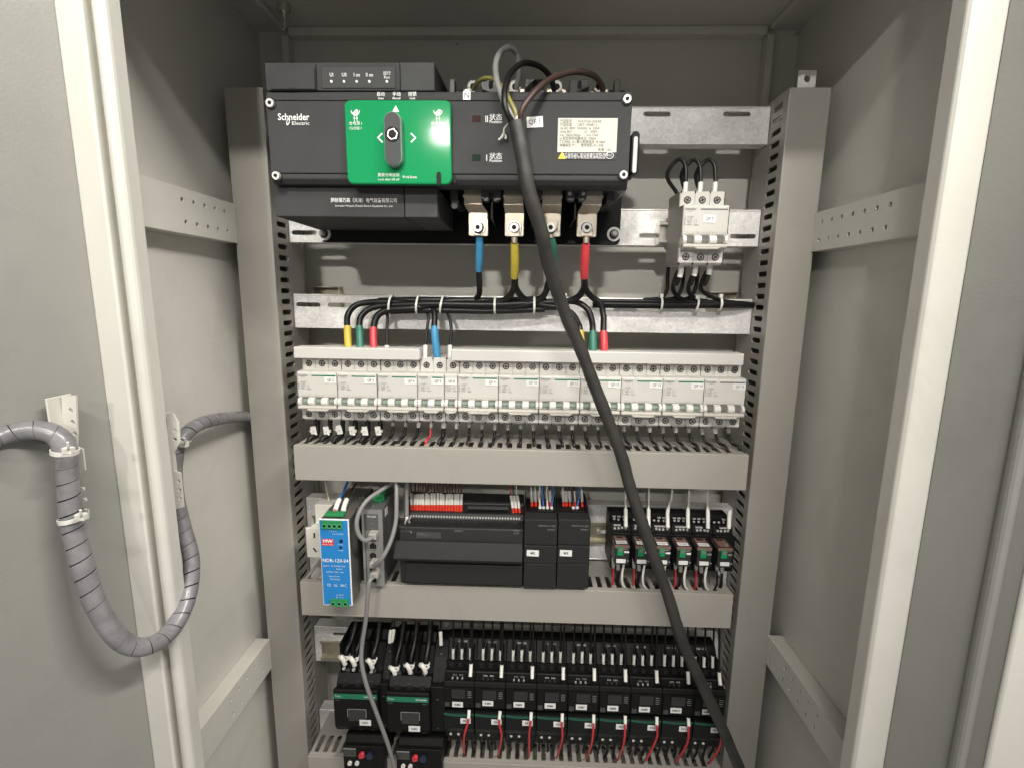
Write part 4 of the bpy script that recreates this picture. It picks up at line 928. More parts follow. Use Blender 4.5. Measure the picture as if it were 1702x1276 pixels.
cores = [('core', GREYC, 0.0032, [(856, 206, -0.104), (848, 190, -0.106), (836, 165, -0.104), (826, 135, -0.095), (824, 108, -0.085), (832, 87, -0.072), (846, 79, -0.062), (858, 88, -0.052), (862, 105, -0.046), (862, 128, -0.040), (858, 150, -0.034)]),
         ('core', PVC, 0.0030, [(853, 206, -0.106), (842, 185, -0.110), (838, 160, -0.108), (844, 130, -0.095), (858, 112, -0.080), (872, 105, -0.068), (893, 109, -0.056), (910, 122, -0.046), (919, 140, -0.038), (921, 152, -0.034)]),
         ('core', BROWNW, 0.0032, [(866, 206, -0.104), (866, 190, -0.108), (874, 172, -0.108), (892, 150, -0.100), (915, 132, -0.086), (945, 121, -0.072), (968, 120, -0.062), (988, 127, -0.050), (999, 140, -0.040), (1002, 152, -0.034)]),
         ('core', mat('earth_core_olive', (0.21, 0.19, 0.055), 0.4), 0.0024, [(862, 206, -0.103), (856, 185, -0.104), (846, 165, -0.100), (838, 150, -0.092), (822, 133, -0.075), (806, 131, -0.060), (793, 138, -0.045), (786, 150, -0.034)])]
for (nm, mt, r, pth), lab in zip(cores, ('grey core looping high', 'black core', 'brown core', 'yellow green earth core')):
    part(nm, MB().tube(px_path(pth), r, 10), mt, big, lab)
w = MB()
for pth in ([(844, 206, -0.0935), (838, 214, -0.091), (837, 222, -0.088), (833, 230, -0.086)], [(837, 221, -0.088), (841, 227, -0.086), (840, 231, -0.085)], [(838, 224, -0.087), (831, 231, -0.085), (829, 232, -0.0845)]):
    w.tube(px_path(pth), lambda f: 0.0005+0.0010*f, 6, 5)
solo('frayed_thread', w, SLEEVE, 'pale frayed thread hanging beside the stripped end of the thick cable', 'thread')

# ================================================================== spiral wrapped cable between door and cabinet
sp = [(-70, 745, -0.3, 0.00874), (-10, 728, -0.27, 0.00851), (50, 714, -0.255, 0.00836), (92, 722, -0.25, 0.00836), (111, 752, -0.25, 0.00821), (113, 800, -0.25, 0.00836), (121, 870, -0.252, 0.00874), (140, 950, -0.255, 0.00897), (168, 1020, -0.255, 0.00874), (208, 1068, -0.245, 0.00869), (250, 1072, -0.23, 0.00855), (288, 1042, -0.205, 0.00824), (313, 990, -0.18, 0.00808), (318, 930, -0.162, 0.0079), (304, 872, -0.152, 0.00773), (293, 825, -0.146, 0.00773), (291, 770, -0.142, 0.00756), (300, 732, -0.132, 0.00756), (328, 706, -0.105, 0.00773), (368, 695, -0.05, 0.00773), (405, 692, 0.02, 0.00756), (430, 694, 0.062, 0.00739), (445, 697, 0.085, 0.00739)]
SP = px_path([(a, b, y) for a, b, y, r in sp])
P = smooth_path(SP, 10); RR = []
for i in range(len(sp)-1):
    for k in range(10): RR.append(sp[i][3]+(sp[i+1][3]-sp[i][3])*k/10)
RR.append(sp[-1][3])
sc_ = thing('spiral_wrapped_cable', 'cable bundle in grey spiral wrap hanging from the left door into the cabinet', 'cable', A(230, 1090, -0.235))
part('cable_core', MB().tube(P, lambda f: 0.90*RR[min(len(RR)-1, int(f*(len(RR)-1)+0.5))], 12, raw=True), HOLE, sc_)
# helical band
L = [0.0]
for a, b_ in zip(P, P[1:]): L.append(L[-1]+(b_-a).length)
T, U = frames(P)
def along(s_):
    s_ = max(0, min(L[-1]-1e-6, s_))
    lo_, hi_ = 0, len(L)-1
    while hi_-lo_ > 1:
        m_ = (lo_+hi_)//2
        if L[m_] <= s_: lo_ = m_
        else: hi_ = m_
    f = (s_-L[lo_])/max(1e-9, L[lo_+1]-L[lo_])
    return P[lo_].lerp(P[lo_+1], f), T[lo_].lerp(T[lo_+1], f).normalized(), U[lo_].lerp(U[lo_+1], f).normalized(), RR[lo_]+(RR[lo_+1]-RR[lo_])*f
pitch = 0.0145; seg = 22; nt_ = int((L[-1]-pitch)/pitch)
v, f, f2 = [], [], []; rows_ = (0.0, 0.012, 0.33, 0.66, 0.945, 0.957); cols = len(rows_)
for i in range(nt_*seg+1):
    s0 = pitch*i/seg; a = 2*math.pi*i/seg
    wob = 1+0.035*math.sin(s0*31)+0.02*math.sin(s0*77+2)
    for j, fr_ in enumerate(rows_):
        p, t, u, rr = along(s0+pitch*fr_*wob)
        w_ = t.cross(u); rr2 = rr*(0.955 if j in (0, cols-1) else 1.0)*(1+0.02*math.sin(s0*97+1))
        v.append(p+u*(rr2*math.cos(a))+w_*(rr2*math.sin(a)))
    if i:
        o_ = (i-1)*cols
        f += [(o_+j, o_+j+1, o_+cols+j+1, o_+cols+j) for j in range(1, cols-2)]
        f2 += [(o_+j, o_+j+1, o_+cols+j+1, o_+cols+j) for j in (0, cols-2)]
part('spiral_band', MB().add(v, f, True).add(v, f2, False), WRAP, sc_)
# brackets and ties holding it
def bracket(label, outline, holes, Y, fold, parent_lab):
    t = thing('cable_bracket', label, 'bracket', A(outline[0][0], outline[0][1], Y), 'perforated cable brackets')
    O = [A(a, b_, Y) for a, b_ in outline]
    part('perforated_flange', MB().plate([(p.x, p.z) for p in O], [circle(A(a, b_, Y).x, A(a, b_, Y).z, 0.0021, 10) for a, b_ in holes], 'Y', Y, Y+0.0018), PAINT, t)
    F = [A(a, b_, Y) for a, b_ in fold]
    x = (F[0].x+F[1].x)/2
    part('fixing_flange', MB().box(x-0.0018, x, Y-0.012, Y+0.012, min(F[0].z, F[1].z), max(F[0].z, F[1].z), 0.0006), PAINT, t)
    return t
Y1 = -0.236
bracket('pale perforated bracket on the left door holding the spiral cable', [(102, 658), (126, 657), (128, 720), (127, 742), (137, 746), (141, 781), (127, 799), (131, 849), (146, 846), (146, 862), (120, 868), (108, 800), (104, 720)], [(117.5, 681), (121, 700.5), (124.5, 720), (135.5, 813), (139, 831), (140, 849)], Y1, [(100, 658), (106, 720)], '')
bracket('pale perforated bracket inside the left frame holding the spiral cable', [(277, 687), (287, 686), (297, 703), (299, 734), (288, 754), (289, 782), (300, 786), (305, 842), (285, 848), (280, 760)], [(290.5, 714), (290.5, 729), (297, 799), (298, 813), (299, 827)], -0.168, [(277, 687), (283, 846)], '')
def band(label, px, py, y, R, axis, head):
    q = A(px, py, y); t = thing('cable_tie', label, 'cable tie', q, 'white ties on the spiral cable')
    ax_ = Vector(axis).normalized(); u = ax_.orthogonal().normalized(); w = ax_.cross(u); vv = []; n = 24
    for i in range(n):
        d = u*math.cos(2*math.pi*i/n)+w*math.sin(2*math.pi*i/n)
        for a, r_ in ((-0.0019, R), (0.0019, R), (0.0019, R+0.0011), (-0.0019, R+0.0011)): vv.append(q+d*r_+ax_*a)
    part('strap', MB().add(vv, [(i*4+k, i*4+(k+1) % 4, ((i+1) % n)*4+(k+1) % 4, ((i+1) % n)*4+k) for i in range(n) for k in range(4)]), TIE, t)
    h = A(*head); part('tie_head', MB().box(h.x-0.004, h.x+0.004, h.y-0.003, h.y+0.003, h.z-0.003, h.z+0.003, 0.001), TIE, t)
    part('tie_tail', MB().tube([h, h+Vector((0.004, -0.004, 0.003)), h+Vector((0.006, -0.006, 0.009))], 0.0011, 6, 4), TIE, t)
band('white tie round the spiral cable at the upper part of the door bracket', 108, 749, -0.250, 0.0090, (0.15, 0, 1), (114, 748, -0.264))
band('white tie round the spiral cable at the lower end of the door bracket', 120, 861, -0.252, 0.0092, (-0.12, 0, 1), (135, 858, -0.262))
band('small white tie on the spiral cable at the inner bracket', 303, 728, -0.128, 0.0080, (0.5, 0.4, 0.8), (306, 738, -0.142))
# ================================================================== row of controls
def bpx(px0, py0, px1, py1, yf, yb, bev=0.0008): return box_px(px0, py0, px1, py1, yf, yb, bev)
def zp(py, Y, px=770): return A(px, py, Y).z
def xp(px, Y, py=900): return A(px, py, Y).x
# ---- socket outlet
so = thing('socket_outlet', 'cream modular power socket left of the blue power supply', 'socket', (xp(530, 0.0), 0.0, zp(925, 0.0, 530)))
x0, x1 = xp(511, 0.002), xp(552, 0.002)
part('body', MB().prism([(0.064, zp(925, 0.002, 530)), (0.002, zp(925, 0.002, 530)), (0.002, zp(873, 0.002, 530)), (0.018, zp(868, 0.018, 530)), (0.018, zp(838, 0.018, 530)), (0.064, zp(838, 0.018, 530))], 'X', x0+0.006, x1, 0.001), SOCK, so)
f_ = part('front_plate', MB().box(x0, x1, -0.002, 0.0018, zp(925, 0.0, 530), zp(876, 0.0, 530), 0.001), SOCK, so)
for px, py, tl in ((522.5, 889, 0.0), (523.5, 913, -0.6)):
    q = A(px, py, -0.002); part('pin_slot', MB().box(-0.0011, 0.0011, -0.0026, -0.0019, -0.0036, 0.0036).xf(Matrix.Translation((q.x, 0, q.z)) @ Matrix.Rotation(tl, 4, 'Y')), HOLE, f_)
wire('wire', px_path([(541, 800, 0.040), (545, 822, 0.034), (549, 842, 0.026), (549, 850, 0.026)]), 0.0016, mat('cream_wire', (0.52, 0.46, 0.33), 0.4), 'cream wire entering the top of the socket', group='wires of the controls row')
# ---- blue power supply
YP = -0.046
px0, px1, pz0, pz1 = RECT(533.5, 862.5, 582.5, 1005.5, YP)
ps = thing('power_supply', 'slim power supply with a bright blue front label', 'power supply', ((px0+px1)/2, YP, pz0))
case = part('case', MB().box(px0+0.0008, px1-0.0004, YP+0.002, 0.064, pz0+0.001, pz1-0.0012, 0.0012), PSUM, ps)
hol = []
for i in range(6):
    for j in range(9): hol.append(circle(px0+0.006+0.0058*i+(0.0029 if j % 2 else 0), -0.012+0.0072*j, 0.0021, 8))
part('perforated_top', MB().plate(rect(px0+0.0015, px1-0.001, -0.020, 0.062), hol, 'Z', pz1-0.0008, pz1+0.0004), PSUM, case)
part('front_frame', MB().box(px0, px1, YP, YP+0.0022, pz0, pz1, 0.0006), INKW, ps)
lb = part('blue_label', MB().box(px0+0.0012, px1-0.0014, YP-0.0005, YP-0.0001, pz0+0.0018, pz1-0.0012), BLUEL, ps)
def pt(px, py): return A(px, py, YP-0.0006)
for (a, b_, c_, d_, n) in ((535.5, 864, 569.5, 878, 4), (549.5, 994, 580, 1006, 3)):
    x0, x1, z0, z1 = RECT(a, b_, c_, d_, YP)
    tb = part('terminal_block', MB().box(x0, x1, YP-0.0022, YP+0.0010, z0, z1, 0.0005), GREENT, ps)
    for i in range(n):
        xc = x0+(x1-x0)*(i+0.5)/n
        inst('terminal_screw', 'gts', lambda m: m.plate(circle(0, 0, 0.0034, 16), [circle(0, 0, 0.0024, 16)], 'Y', -0.0006, 0.0002), mat('green_terminal_light', (0.06, 0.36, 0.14), 0.4), tb, (xc, YP-0.0022, (z0+z1)/2-0.0012))
        inst('screw_slot', 'gtslot', lambda m: m.cyl((0, -0.0002, 0), 'Y', 0.0022, 0.0003, 12), HOLE, tb, (xc, YP-0.0022, (z0+z1)/2-0.0012))
    if n == 4:
        part('plug_body', MB().box(x0+0.001, x1-0.001, YP+0.006, YP+0.016, z1+0.0016, z1+0.0062, 0.0008), GREENT, tb)
q = pt(543.5, 900); x0, x1, z0, z1 = RECT(535.5, 894.5, 555, 905.5, YP)
rl = part('red_logo', MB().box(x0, x1, YP-0.0009, YP-0.0006, z0, z1), REDL, lb)
text('MW', 0.0068, (x0+x1)/2, YP-0.0011, (z0+z1)/2+0.0014, INKW, rl, bold=0.03, sx=1.05)
text('MEAN WELL', 0.0022, (x0+x1)/2, YP-0.0011, z0+0.0015, INKW, rl, sx=1.2)
q = pt(557, 931); text('NDR-120-24', 0.0068, q.x+0.0004, YP-0.0008, q.z, INKW, lb, bold=0.012, sx=0.98)
for py, s_, sz, px in ((882, '1  2  3  4', 0.0028, 553), (887, 'DC OUTPUT', 0.0026, 562), (904, 'DC OK', 0.0022, 566), (914, '+V ADJ', 0.0022, 566), (940, 'INPUT: 100-240VAC 2.5A', 0.0027, 556), (945, '50/60Hz', 0.0024, 564), (950, 'OUTPUT: 24V   5.0A', 0.0027, 557), (957, 'Tamb: -20...+60', 0.0023, 555), (962, 'IP20  EN61558', 0.0023, 557), (988, 'AC INPUT', 0.0024, 565), (992, 'PE   N   L', 0.0026, 565)):
    q = pt(px, py); text(s_, sz, q.x, YP-0.0008, q.z, INKW, lb)
q = pt(560, 972); text('CE   UL   EAC', 0.0050, q.x, YP-0.0008, q.z, INKW, lb, sx=0.9)
for px, py, r_ in ((567, 898.5, 0.0024), (566.5, 909, 0.0018)):
    q = pt(px, py); part('adjuster', MB().cyl((q.x, YP-0.0012, q.z), 'Y', r_, 0.0010, 14), HOLE, lb)
wire('wire', px_path([(578, 800, 0.030), (570, 818, 0.012), (561, 836, -0.012), (556, 852, -0.028), (554, 862, -0.034)]), 0.0018, BLUEW, 'blue wire entering the top of the power supply', group='wires of the controls row', sleeve=(0.52, 0.82, 0.0016), ferr=(0.84, 1.0, 0.0010))
wire('wire', px_path([(592, 803, 0.035), (582, 818, 0.012), (573, 838, -0.012), (570, 854, -0.028), (570, 863, -0.034)]), 0.0016, BROWNW, 'dark red wire entering the top of the power supply', group='wires of the controls row', sleeve=(0.52, 0.84, 0.0018), ferr=(0.86, 1.0, 0.0012))
# ---- network switch
YS = -0.020
sx0, sx1, sz0, sz1 = RECT(603.5, 846, 637.5, 972, YS)
nsw = thing('network_switch', 'slim grey network switch with grey cables plugged in', 'network switch', ((sx0+sx1)/2, YS, sz0))
part('housing', MB().box(sx0, sx1, YS, 0.064, sz0, sz1, 0.0015), SWM, nsw)
fr_ = part('front_frame', MB().plate(rect(sx0, sx1, sz0, sz1), [rect(sx0+0.0032, sx1-0.0060, sz0+0.0045, sz1-0.0065)], 'Y', YS-0.0012, YS-0.0001), SWL, nsw)
x0, x1, z0, z1 = RECT(608, 853, 629, 879, YS)
dp = part('display_strip', MB().box(x0, x1, YS-0.0016, YS-0.0002, z0, z1), SWM, nsw)
q = A(618, 857, YS); text('TP-LINK', 0.0040, q.x, YS-0.0019, q.z, INKW, dp, sx=0.9)
for py, s_ in ((863, 'PWR'), (869, 'LINK'), (876, 'FAULT')):
    q = A(619, py, YS); text(s_, 0.0025, q.x, YS-0.0019, q.z, INKD, dp)
part('port_column', MB().box(x0-0.0005, x1+0.0035, YS-0.0010, YS-0.0001, sz0+0.0050, z0-0.001), SWL, nsw)
for k, py in enumerate((888, 905, 921, 942, 960)):
    a, b_, c_, d_ = RECT(614, py-6.5, 628, py+6.5, YS)
    pr = part('port', MB().plate(rect(a, b_, c_, d_), [[(a+0.0012, c_+0.0012), (b_-0.0012, c_+0.0012), (b_-0.0012, d_-0.003), (b_-0.0035, d_-0.003), (b_-0.0035, d_-0.0010), (a+0.0035, d_-0.0010), (a+0.0035, d_-0.003), (a+0.0012, d_-0.003)]], 'Y', YS-0.0030, YS-0.0010), STEEL, nsw)
    part('port_cavity', MB().box(a+0.0010, b_-0.0010, YS-0.0016, YS-0.0011, c_+0.0010, d_-0.0008), HOLE, pr)
q = A(631, 826, 0.015)
gc = part('power_plug', MB().box(q.x-0.0085, q.x+0.0085, 0.008, 0.030, sz1+0.0002, sz1+0.010, 0.001), GREENT, nsw)
part('plug_step', MB().box(q.x-0.0040, q.x+0.0060, 0.003, 0.008, sz1+0.0002, sz1+0.005, 0.0008), GREENT, gc)
q = A(620, 843, YS+0.012); part('ground_screw', MB().cyl((q.x, YS+0.012, sz1), 'Z', 0.0026, 0.002, 12), STEEL, nsw)
q = A(641, 850, -0.005); part('side_sticker', MB().box(sx1, sx1+0.0003, -0.008, 0.004, q.z-0.006, q.z+0.005), STICK, nsw)
GN = 'grey network cables'
def netcable(label, path, r=0.0030, plug=None):
    P_ = px_path(path); t = thing('network_cable', label, 'network cable', P_[-1], GN)
    part('jacket', MB().tube(P_, r, 12), GREYC, t)
    if plug is not None:
        q = P_[plug]; b_ = part('plug', MB().box(q.x-0.0055, q.x+0.0050, q.y+0.002, YS-0.0005, q.z-0.0040, q.z+0.0040, 0.0008), mat('clear_plug', (0.38, 0.36, 0.33), 0.2, coat=0.4), t)
    return t
netcable('grey network cable looping left into the top port of the switch', [(656, 800, 0.010), (632, 815, -0.010), (608, 833, -0.030), (594, 860, -0.042), (595, 884, -0.046), (606, 897, -0.044), (618, 893, -0.036)], plug=6)
netcable('grey network cable curving right of the switch into its fourth port', [(659, 798, -0.002), (659, 830, -0.014), (658, 865, -0.024), (649, 900, -0.036), (634, 928, -0.044), (620, 941, -0.038)], plug=5)
netcable('thin grey network cable hanging from the lowest port down over both ducts', [(621, 958, -0.036), (614, 966, -0.044), (611, 990, -0.046), (608, 1030, -0.044), (602, 1070, -0.044), (601, 1100, -0.048), (610, 1140, -0.052), (628, 1190, -0.050), (646, 1240, -0.044), (658, 1285, -0.036)], 0.0029, plug=0)
netcable('grey network cable going straight down to the controller', [(677, 800, 0.012), (676, 830, 0.008), (676, 858, 0.004), (676, 872, -0.002)])
# ---- programmable controller
GW = 'wires of the controls row'
plc = thing('controller', 'wide black programmable controller in the middle of the controls row', 'controller', (xp(770, 0.0), 0, zp(970, -0.014)))
cx0_, cx1_ = xp(665, -0.012), xp(869.5, -0.012)
pf = [(0.064, zp(822, 0.055)), (0.040, zp(822, 0.055)), (0.034, zp(836, 0.034)), (0.034, zp(848, 0.034)), (0.016, zp(852, 0.016)), (0.012, zp(864, 0.012)), (-0.002, zp(868, -0.002)), (-0.012, zp(878, -0.012)), (-0.015, zp(899, -0.015)), (-0.015, zp(968, -0.015)), (0.0, zp(972, 0.0)), (0.064, zp(972, 0.0))]
bd = part('body', MB().prism(pf, 'X', cx0_, cx1_, 0.0008), PLCM, plc)
fl0 = xp(655, -0.026, 920)
part('wiring_flap', MB().prism([(-0.016, zp(900, -0.016)), (-0.020, zp(900, -0.020)), (-0.029, zp(931, -0.029)), (-0.027, zp(933.5, -0.027)), (-0.016, zp(932, -0.016))], 'X', fl0, cx1_-0.0005, 0.0006), PLCM, plc)
part('lower_cover', MB().box(cx0_+0.008, cx1_-0.0006, -0.0185, -0.0152, zp(969, -0.017), zp(937, -0.017), 0.0008), PLCM, plc)
m = MB(); n = 40
for i in range(n):
    x = cx0_+0.010+(cx1_-cx0_-0.016)*i/(n-1)
    m.cyl((x, 0.0120, zp(858.5, 0.014)), 'Y', 0.0014, 0.0035, 8)
part('terminal_screws', m, ZINC, plc, kind='stuff')
m = MB()
for i in range(n):
    x = cx0_+0.010+(cx1_-cx0_-0.016)*i/(n-1)
    m.prism(obround(x, zp(872.5, -0.007), 0.0030, 0.0062, False, 3), 'Y', -0.0100, 0.0)
    if i > 17: m.box(x-0.0012, x+0.0012, 0.0328, 0.0342, zp(843, 0.034), zp(838, 0.034))
part('terminal_openings', m, HOLE, plc, kind='stuff')
part('terminal_ledge', MB().box(cx0_+0.09, cx1_-0.022, 0.026, 0.0338, zp(842, 0.03)-0.0006, zp(842, 0.03)+0.0006).box(cx0_+0.002, cx1_-0.002, 0.0115, 0.0160, zp(866, 0.012)-0.0005, zp(866, 0.012)+0.0005), SWM, plc)
# faint prints on the dark face
pr_ = part('print_panel', MB().box(xp(692, -0.014), xp(733, -0.014), -0.0146, -0.0138, zp(895, -0.014), zp(885, -0.014)), mat('dim_print_grey', (0.055, 0.054, 0.052), 0.5), plc)
text('SIEMENS', 0.0030, xp(762, -0.0148), -0.0146, zp(881.5, -0.0135), INKD, plc, bold=0.01)
text('CPU SR60\n288-1SR60-0AA0', 0.0021, xp(694, -0.0148), -0.0149, zp(888.5, -0.0145), INKD, pr_, 'LEFT')
text('RUN  STOP  ERROR', 0.0020, xp(675, -0.0148), -0.0145, zp(884, -0.0135), INKD, plc)
text('SIMATIC\nS7-200\nSMART', 0.0026, xp(858, -0.0148), -0.0145, zp(880.5, -0.0135), INKD, plc)
q = A(683.5, 883.5, -0.0138); part('face_screw', MB().cyl((q.x, -0.0147, q.z), 'Y', 0.0012, 0.0012, 10), STEEL, plc)
# braided plug at the left end
q = A(678, 867, -0.004)
m = MB()
for i in range(16):
    a = random.uniform(0, 6.28); m.tube([q+Vector((0.004*math.cos(a), 0.004*math.sin(a), 0.006)), q+Vector((random.uniform(-0.005, 0.005), random.uniform(-0.004, 0.002), 0)), q+Vector((random.uniform(-0.006, 0.006), random.uniform(-0.004, 0.002), -0.007))], 0.0006, 4, 3)
solo('cable_shield_braid', m, STEEL, 'frayed shield braid where the straight grey cable meets the controller', 'braid')
# foot of the controller on the DIN rail
q = A(676, 950, 0.0); ft = part('rail_foot', MB().box(q.x-0.006, q.x+0.004, -0.002, 0.05, zp(968, 0.0), zp(934, 0.0), 0.001), BLACK, plc)
q = A(676.5, 956, -0.002); part('foot_screw', MB().cyl((q.x, -0.004, q.z), 'Y', 0.0022, 0.002, 12), STEEL, ft)
# wires on the controller
def marked(label, path, wm, r=0.0010, s0=0.45, s1=0.82, f1=1.0, sr=0.0012, fr2=0.0011, group=GW, smat=None):
    wire('wire', px_path(path), r, wm, label, group=group, sleeve=(s0, s1, sr), ferr=(s1, f1, fr2), n=6, smat=smat)
ordn = ['first', 'second', 'third', 'fourth', 'fifth', 'sixth', 'seventh', 'eighth', 'ninth', 'tenth', 'eleventh', 'twelfth', '13th', '14th', '15th', '16th', '17th', '18th']
for i in range(18):
    px = 684+i*4.85; j = random.uniform(-1.2, 1.2)
    marked('brownish wire with white sleeve and red ferrule on the controller, %s from the left' % ordn[i], [(px+random.uniform(-3, 3), 800, 0.044), (px+j, 816+random.uniform(-2, 2), 0.038), (px+j*0.4, 832, 0.034), (px, 849, 0.030)], mat('maroon_wire', (0.09, 0.02, 0.018), 0.4), s0=0.40+random.uniform(-0.02, 0.03), s1=0.78, sr=0.0011, fr2=0.0013)
for i, (px, wm, nm) in enumerate(((852.5, REDW, 'red'), (857.5, BROWNW, 'brown'), (863, WHITEW, 'white'))):
    marked('%s wire with sleeve and red ferrule at the right end of the controller' % nm, [(px-5, 800, 0.044), (px-4, 818, 0.038), (px-1, 836, 0.034), (px+1, 852, 0.030)], wm, s0=0.44, s1=0.84)
# ---- two expansion modules
YM = -0.018
for k, (a, b_, nm) in enumerate(((871, 926, 'M2'), (927, 981, 'M3'))):
    x0, x1 = xp(a, YM), xp(b_, YM); pxm = (a+b_)/2
    md = thing('expansion_module', 'black expansion module tagged %s right of the controller' % nm, 'module', ((x0+x1)/2, YM, zp(976, YM, pxm)), 'expansion modules')
    zt_, zg1, zg2, zb_ = zp(863, YM, pxm), zp(905.5, YM, pxm), zp(936, YM, pxm), zp(977, YM, pxm)
    part('upper_cover', MB().box(x0+0.0002, x1-0.0002, YM, 0.006, zg1+0.0004, zt_, 0.0009), PLCM, md)
    bb = part('centre_band', MB().box(x0+0.0002, x1-0.0002, YM-0.0006, 0.006, zg2+0.0004, zg1-0.0004, 0.0007), PLCM, md)
    part('lower_cover', MB().box(x0+0.0002, x1-0.0002, YM, 0.006, zb_, zg2-0.0004, 0.0009), PLCM, md)
    rb = part('rear_body', MB().box(x0+0.0002, x1-0.0002, 0.006, 0.064, zb_+0.002, zt_-0.010, 0.0006), PLCM, md)
    part('side_cheek', MB().prism([(0.006, zt_-0.012), (0.006, zt_+0.002), (0.044, zp(826, 0.044, pxm)), (0.064, zp(826, 0.044, pxm)), (0.064, zt_-0.012)], 'X', x1-0.0022, x1-0.0003), PLCM, md)
    part('side_cheek', MB().prism([(0.006, zt_-0.012), (0.006, zt_+0.002), (0.044, zp(826, 0.044, pxm)), (0.064, zp(826, 0.044, pxm)), (0.064, zt_-0.012)], 'X', x0+0.0003, x0+0.0018), PLCM, md)
    tb = part('terminal_block', MB().box(x0+0.002, x1-0.0024, 0.014, 0.030, zt_-0.010, zt_-0.002, 0.0005).box(x0+0.002, x1-0.0024, 0.030, 0.064, zt_-0.010, zp(842, 0.032, pxm), 0.0005), BLACK, md)
    for i in range(7):
        x = x0+0.006+i*0.0054
        inst('terminal_screw', 'plct', lambda m: m.cyl((0, 0, 0), 'Y', 0.0013, 0.0006, 10), ZINC, tb, (x, 0.0296, zp(850, 0.0298, pxm)))
    q = A(pxm-13 if k == 0 else pxm-13.5, 918, YM); sticker(bb, nm, q.x, q.z, YM-0.0007, 0.0166, 0.0090, 0.0050, tilt=0.02, bold=0.02)
    text('SIMATIC S7-200', 0.0034, x1-0.003, YM-0.0004, zp(873, YM, pxm), INKD, md, 'RIGHT'); text('SMART', 0.0034, x1-0.003, YM-0.0004, zp(879, YM, pxm), INKD, md, 'RIGHT')
    part('latch_notch', MB().box(x0+0.0010, x0+0.0022, YM-0.0004, YM+0.001, zg1+0.0004, zg1+0.006).box(x1-0.0022, x1-0.0010, YM-0.0004, YM+0.001, zg1+0.0004, zg1+0.006).box(x0+0.0010, x0+0.0022, YM-0.0004, YM+0.001, zg2-0.006, zg2-0.0004).box(x1-0.0022, x1-0.0010, YM-0.0004, YM+0.001, zg2-0.006, zg2-0.0004), HOLE, md)
posn = ['leftmost', 'second', 'third', 'fourth', 'rightmost']
for nm, ups in (('M2', ((884, WHITEW), (890.5, WHITEW), (897, BROWNW), (909.5, BROWNW), (914.5, BROWNW))), ('M3', ((936.5, WHITEW), (941.5, BROWNW), (947.5, BROWNW), (955.5, BROWNW), (967.5, WHITEW)))):
    for i, (px, wm) in enumerate(ups):
        marked('%s marked wire in the back terminal row of module %s' % (posn[i], nm), [(px-2, 800, 0.040), (px-1, 815, 0.038), (px, 830, 0.036), (px+0.5, 845, 0.034)], wm, s0=0.33, s1=0.73)
for nm, lows in (('M2', ((898.5, WHITEW, 897), (904.5, BLUEW, 902), (911, WHITEW, 909), (918, BLUEW, 920))), ('M3', ((954, BROWNW, 952), (960.5, BLUEW, 963)))):
    for i, (px, wm, pt_) in enumerate(lows):
        marked('%s wire in the front terminal row of module %s' % ((posn if nm == 'M2' else ['left', 'right'])[i if i < 3 or nm == 'M3' else 4], nm), [(pt_, 800, 0.034), (pt_, 822, 0.030), (px-1, 843, 0.024), (px, 862, 0.020)], wm, s0=0.66, s1=0.985, f1=1.0, r=0.0013, sr=0.0011)
